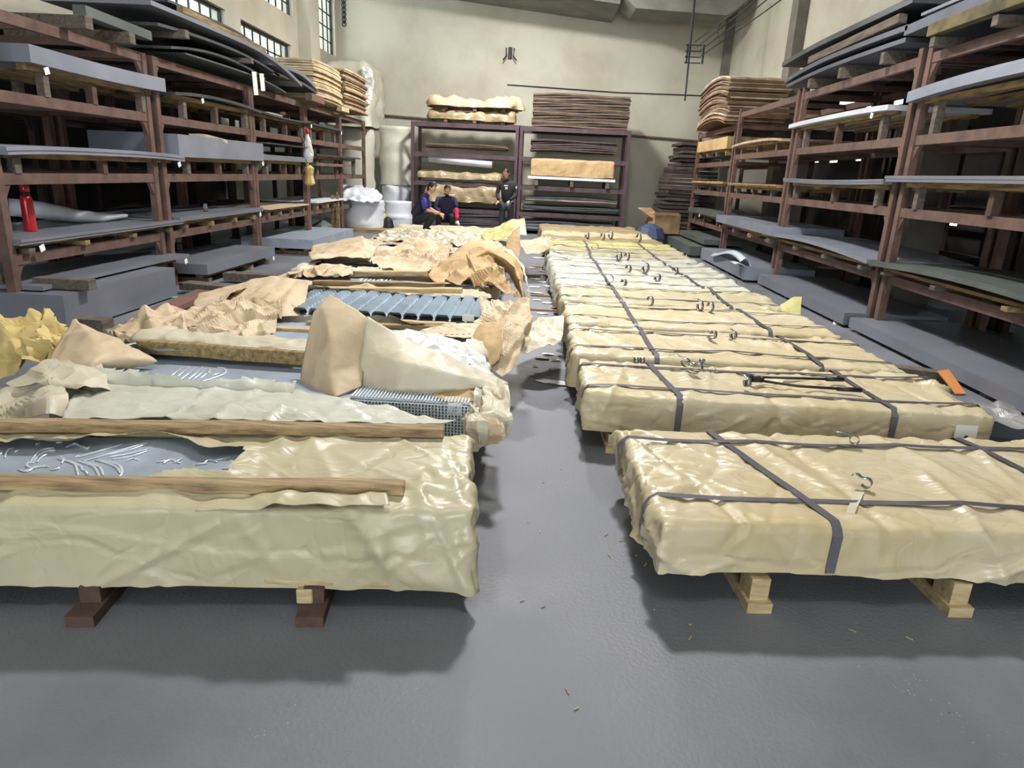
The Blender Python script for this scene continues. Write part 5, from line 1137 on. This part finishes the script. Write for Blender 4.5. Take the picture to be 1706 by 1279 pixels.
def head(parent, c, fwd, hairlen=0, r=.098, pitch=0):
    "head with face, ears and hair; fwd = facing direction in xy"
    f = Vector((fwd[0], fwd[1], 0)).normalized(); yaw = math.atan2(f.y, f.x)-PI/2
    R = Matrix.Rotation(yaw, 3, 'Z') @ Matrix.Rotation(-pitch, 3, 'X')
    tr = lambda p: R @ Vector(p)+Vector(c)
    bm = bmesh.new(); bmesh.ops.create_uvsphere(bm, u_segments=20, v_segments=16, radius=1)
    mb = MB(); vs = []
    for v in bm.verts:
        x, y, z = v.co; w = 1-.22*max(0, -z)**1.5
        yy = y*(1.0 if y < 0 else .93)
        nose = .16*math.exp(-((x/.16)**2+((z+.08)/.2)**2)) if y > 0 else 0
        brow = .04*math.exp(-((z-.18)/.1)**2)*(abs(x) < .6) if y > 0 else 0
        eye = -.05*math.exp(-(((abs(x)-.36)/.14)**2+((z-.02)/.1)**2)) if y > 0 else 0
        chin = .06*math.exp(-((x/.3)**2+((z+.85)/.25)**2)) if y > 0 else 0
        vs.append(tr((x*.78*w*r, (yy*.98+nose+brow+eye+chin)*r, z*1.22*r)))
    bm.verts.index_update(); mb.add(vs, [tuple(v.index for v in f_.verts) for f_ in bm.faces]); bm.free()
    h = obj('head', mb, 'skin', parent, smooth=True)
    for s in (-1, 1):
        obj('ear', MB().tube([tr((s*.80*r, -.05*r, .15*r)), tr((s*.90*r, -.1*r, 0)), tr((s*.80*r, -.05*r, -.25*r))], [.012, .016, .01], 6), 'skin', h, smooth=True).location = (0, 0, 0)
        obj('eye', MB().lathe([(.004, -.004), (.011, 0), (.004, .004)], tuple(tr((s*.33*r, .87*r, .03*r))), 8), 'hair', h).location = (0, 0, 0)
    obj('mouth', MB().tube([tr((-.25*r, .84*r, -.52*r)), tr((0, .93*r, -.54*r)), tr((.25*r, .84*r, -.52*r))], .0055, 5), 'red_cloth', h).location = (0, 0, 0)
    bm = bmesh.new(); bmesh.ops.create_uvsphere(bm, u_segments=20, v_segments=14, radius=1); vs = []
    for v in bm.verts:
        x, y, z = v.co
        cut = .60 if y > .30 else (-.50-hairlen if y < -.05 else .05)
        z2 = max(z, cut)
        vs.append(tr((x*.86*r, y*1.05*r*(1 if y < 0 else .98), z2*1.30*r)))
    mb = MB(); bm.verts.index_update(); mb.add(vs, [tuple(v.index for v in f_.verts) for f_ in bm.faces]); bm.free()
    obj('hair', mb, 'hair', parent, smooth=True)
    return h
def hand(parent, w, d, m='skin', curl=.5, side=1):
    "palm with four fingers and a thumb; w wrist point, d pointing direction"
    w = Vector([float(v) for v in w]); d = Vector([float(v) for v in d]).normalized(); up = Vector((0, 0, 1)) if abs(d.z) < .9 else Vector((0, 1, 0))
    a = d.cross(up).normalized(); b = a.cross(d).normalized()
    J = {'w': (w, .024), 'p': (w+d*.045, (.034, .018)), 'k': (w+d*.08, (.036, .015))}
    o = skin('hand', J, [('w', 'p'), ('p', 'k')], m, parent, 1)
    mb = MB()
    for i in range(4):
        s0 = w+d*.075+a*(i-1.5)*.019; ln = [.062, .075, .07, .052][i]
        s1 = s0+d*ln*.5-b*.01*curl; s2 = s1+(d*(1-curl)-b*curl).normalized()*ln*.5
        mb.tube([s0, s1, s2], [.0095, .009, .0065], 7)
    th = w+d*.03+a*side*.03
    mb.tube([th, th+d*.03+a*side*.025, th+d*.06+a*side*.025-b*.01], [.012, .010, .008], 7)
    f = obj('fingers', mb, m, parent, smooth=True)
    return o
# squatting worker (faces right and down)
c = A(703, 384, 14.2); zb = .385; bx, by = float(c[0]), 14.2
P = lambda x, y, z: Vector((bx+x, by+y, zb+z))
t = thing('person', 'worker in a blue-striped top squatting with hands together on the far packages', 'person', (bx, by, zb))
J = {'pel': (P(-.14, 0, .30), .14), 'wst': (P(-.10, 0, .42), .135), 'chs': (P(.02, 0, .62), (.14, .17)), 'nb': (P(.10, 0, .74), .06), 'nk': (P(.15, 0, .80), .045)}
for s, n in ((1, 'l'), (-1, 'r')):
    J['sh'+n] = (P(.06, .17*s, .70), .062); J['el'+n] = (P(.10, .22*s, .46), .05)
skin('torso', {**J}, [('pel', 'wst'), ('wst', 'chs'), ('chs', 'nb'), ('nb', 'nk'), ('chs', 'shl'), ('shl', 'ell'), ('chs', 'shr'), ('shr', 'elr')], 'navy', t)
J2 = {'p': (P(-.16, 0, .30), .10)}; E2 = []
for s, n in ((1, 'l'), (-1, 'r')):
    J2['h'+n] = (P(-.09, .13*s, .24), .105); J2['k'+n] = (P(.26, .17*s, .40), .075); J2['a'+n] = (P(.06, .15*s, .07), .05); J2['t'+n] = (P(.20, .16*s, .035), .035)
    E2 += [('p', 'h'+n), ('h'+n, 'k'+n), ('k'+n, 'a'+n), ('a'+n, 't'+n)]
skin('trousers', J2, E2, 'black_cloth', t)
for s in (1, -1):
    skin('sleeve', {'a': (P(.04, .17*s, .71), .078), 'b': (P(.09, .22*s, .54), .068), 'c': (P(.11, .22*s, .47), .058)}, [('a', 'b'), ('b', 'c')], 'blue_stripe', t)
    skin('forearm', {'a': (P(.11, .22*s, .48), .042), 'b': (P(.24, .14*s, .42), .036), 'c': (P(.36, .05*s, .40), .026)}, [('a', 'b'), ('b', 'c')], 'skin', t)
    hand(t, P(.36, .05*s, .40), (.7, -.2*s, -.7), curl=.6, side=s)
    obj('shoe', MB().tube([P(.0, .15*s, .035), P(.12, .155*s, .045), P(.24, .16*s, .03)], [.035, .045, .03], 10), 'black', t, smooth=True)
head(t, P(.20, -.0, .90), (1, -.35), .25, pitch=.45)
skin('neck', {'a': (P(.11, 0, .74), .05), 'b': (P(.18, 0, .84), .048)}, [('a', 'b')], 'skin', t)
# second worker sitting behind, red glove
c = A(742, 368, 16.6); bx, by, zb = float(c[0]), 16.75, 0.0
t = thing('person', 'worker in dark navy crouching behind with a red sleeve glove, head bowed', 'person', (bx, by, 0))
P = lambda x, y, z: Vector((bx+x, by+y, zb+z))
skin('torso', {'pel': (P(0, .15, .52), .17), 'wst': (P(0, .1, .68), .15), 'chs': (P(0, 0, .92), (.19, .14)), 'nb': (P(0, -.04, 1.05), .06), 'nk': (P(.0, -.07, 1.1), .05),
    'sl': (P(-.2, -.03, .98), .065), 'el': (P(-.26, -.12, .76), .05), 'sr': (P(.2, -.03, .98), .065), 'er': (P(.27, -.14, .78), .055)},
    [('pel', 'wst'), ('wst', 'chs'), ('chs', 'nb'), ('nb', 'nk'), ('chs', 'sl'), ('sl', 'el'), ('chs', 'sr'), ('sr', 'er')], 'navy', t)
skin('red_sleeve', {'a': (P(.26, -.14, .80), .06), 'b': (P(.27, -.2, .64), .058), 'c': (P(.30, -.26, .52), .045)}, [('a', 'b'), ('b', 'c')], 'red_cloth', t)
hand(t, P(.31, -.27, .50), (.2, -.5, -.6), 'glove', .6)
skin('forearm', {'a': (P(-.26, -.12, .78), .05), 'b': (P(-.1, -.28, .66), .035)}, [('a', 'b')], 'navy', t)
hand(t, P(-.1, -.28, .66), (.5, -.6, -.3), 'skin', .6, -1)
J2 = {'p': (P(0, .2, .52), .1)}; E2 = []
for s, n in ((-1, 'l'), (1, 'r')):
    J2['h'+n] = (P(.1*s, .14, .5), .12); J2['k'+n] = (P(.17*s, -.22, .62), .075); J2['a'+n] = (P(.16*s, -.08, .1), .05); J2['t'+n] = (P(.17*s, -.22, .05), .04)
    E2 += [('p', 'h'+n), ('h'+n, 'k'+n), ('k'+n, 'a'+n), ('a'+n, 't'+n)]
skin('trousers', J2, E2, 'black_cloth', t)
tag(obj('low_stool', MB().lathe([(.18, 0), (.16, .34), (.18, .36)], (bx, by+.2, 0), 12), 'wood_brown'), 'low stool under the crouching worker with the red glove', 'stool')
head(t, P(.03, -.12, 1.20), (.5, -1), 0, pitch=.5)
# standing worker
c = A(843, 372, 17.6); bx, by = float(c[0]), 17.6
P = lambda x, y, z: Vector((bx+x, by+y, z))
t = thing('person', 'worker standing in a black jacket with white chest print and one white glove', 'person', (bx, by, 0))
skin('torso', {'pel': (P(.0, 0, .92), (.15, .12)), 'wst': (P(.0, 0, 1.08), (.15, .12)), 'chs': (P(0, 0, 1.30), (.19, .13)), 'nb': (P(-.02, -.02, 1.44), .06), 'nk': (P(-.03, -.03, 1.5), .05),
    'sl': (P(-.2, 0, 1.38), .065), 'el': (P(-.25, -.02, 1.12), .052), 'wl': (P(-.20, -.14, .98), .04), 'sr': (P(.2, 0, 1.38), .065), 'er': (P(.24, -.06, 1.12), .055), 'wr': (P(.08, -.24, 1.0), .042)},
    [('pel', 'wst'), ('wst', 'chs'), ('chs', 'nb'), ('nb', 'nk'), ('chs', 'sl'), ('sl', 'el'), ('el', 'wl'), ('chs', 'sr'), ('sr', 'er'), ('er', 'wr')], 'black_cloth', t)
J2 = {'p': (P(0, 0, .9), .13)}; E2 = []
for s, n in ((-1, 'l'), (1, 'r')):
    J2['h'+n] = (P(.09*s, 0, .85), .1); J2['k'+n] = (P(.12*s, -.04, .48), .07); J2['a'+n] = (P(.12*s, .02, .09), .048); J2['t'+n] = (P(.13*s, -.13, .04), .04)
    E2 += [('p', 'h'+n), ('h'+n, 'k'+n), ('k'+n, 'a'+n), ('a'+n, 't'+n)]
skin('trousers', J2, E2, 'slate_cloth', t)
hand(t, P(.07, -.26, .99), (-.3, -.3, -.7), 'glove', .6)
hand(t, P(-.20, -.15, .97), (-.4, -.3, -.5), 'skin', .5, -1)
head(t, P(-.05, -.03, 1.62), (-.55, -1), 0, pitch=.15)
obj('chest_print', MB().box(P(-.03, -.155, 1.34), (.10, .01, .025)).box(P(-.02, -.16, 1.28), (.06, .01, .05)), 'glove', t)
obj('sleeve_print', MB().box(P(.22, -.075, 1.30), (.03, .01, .07)), 'glove', t)
# end
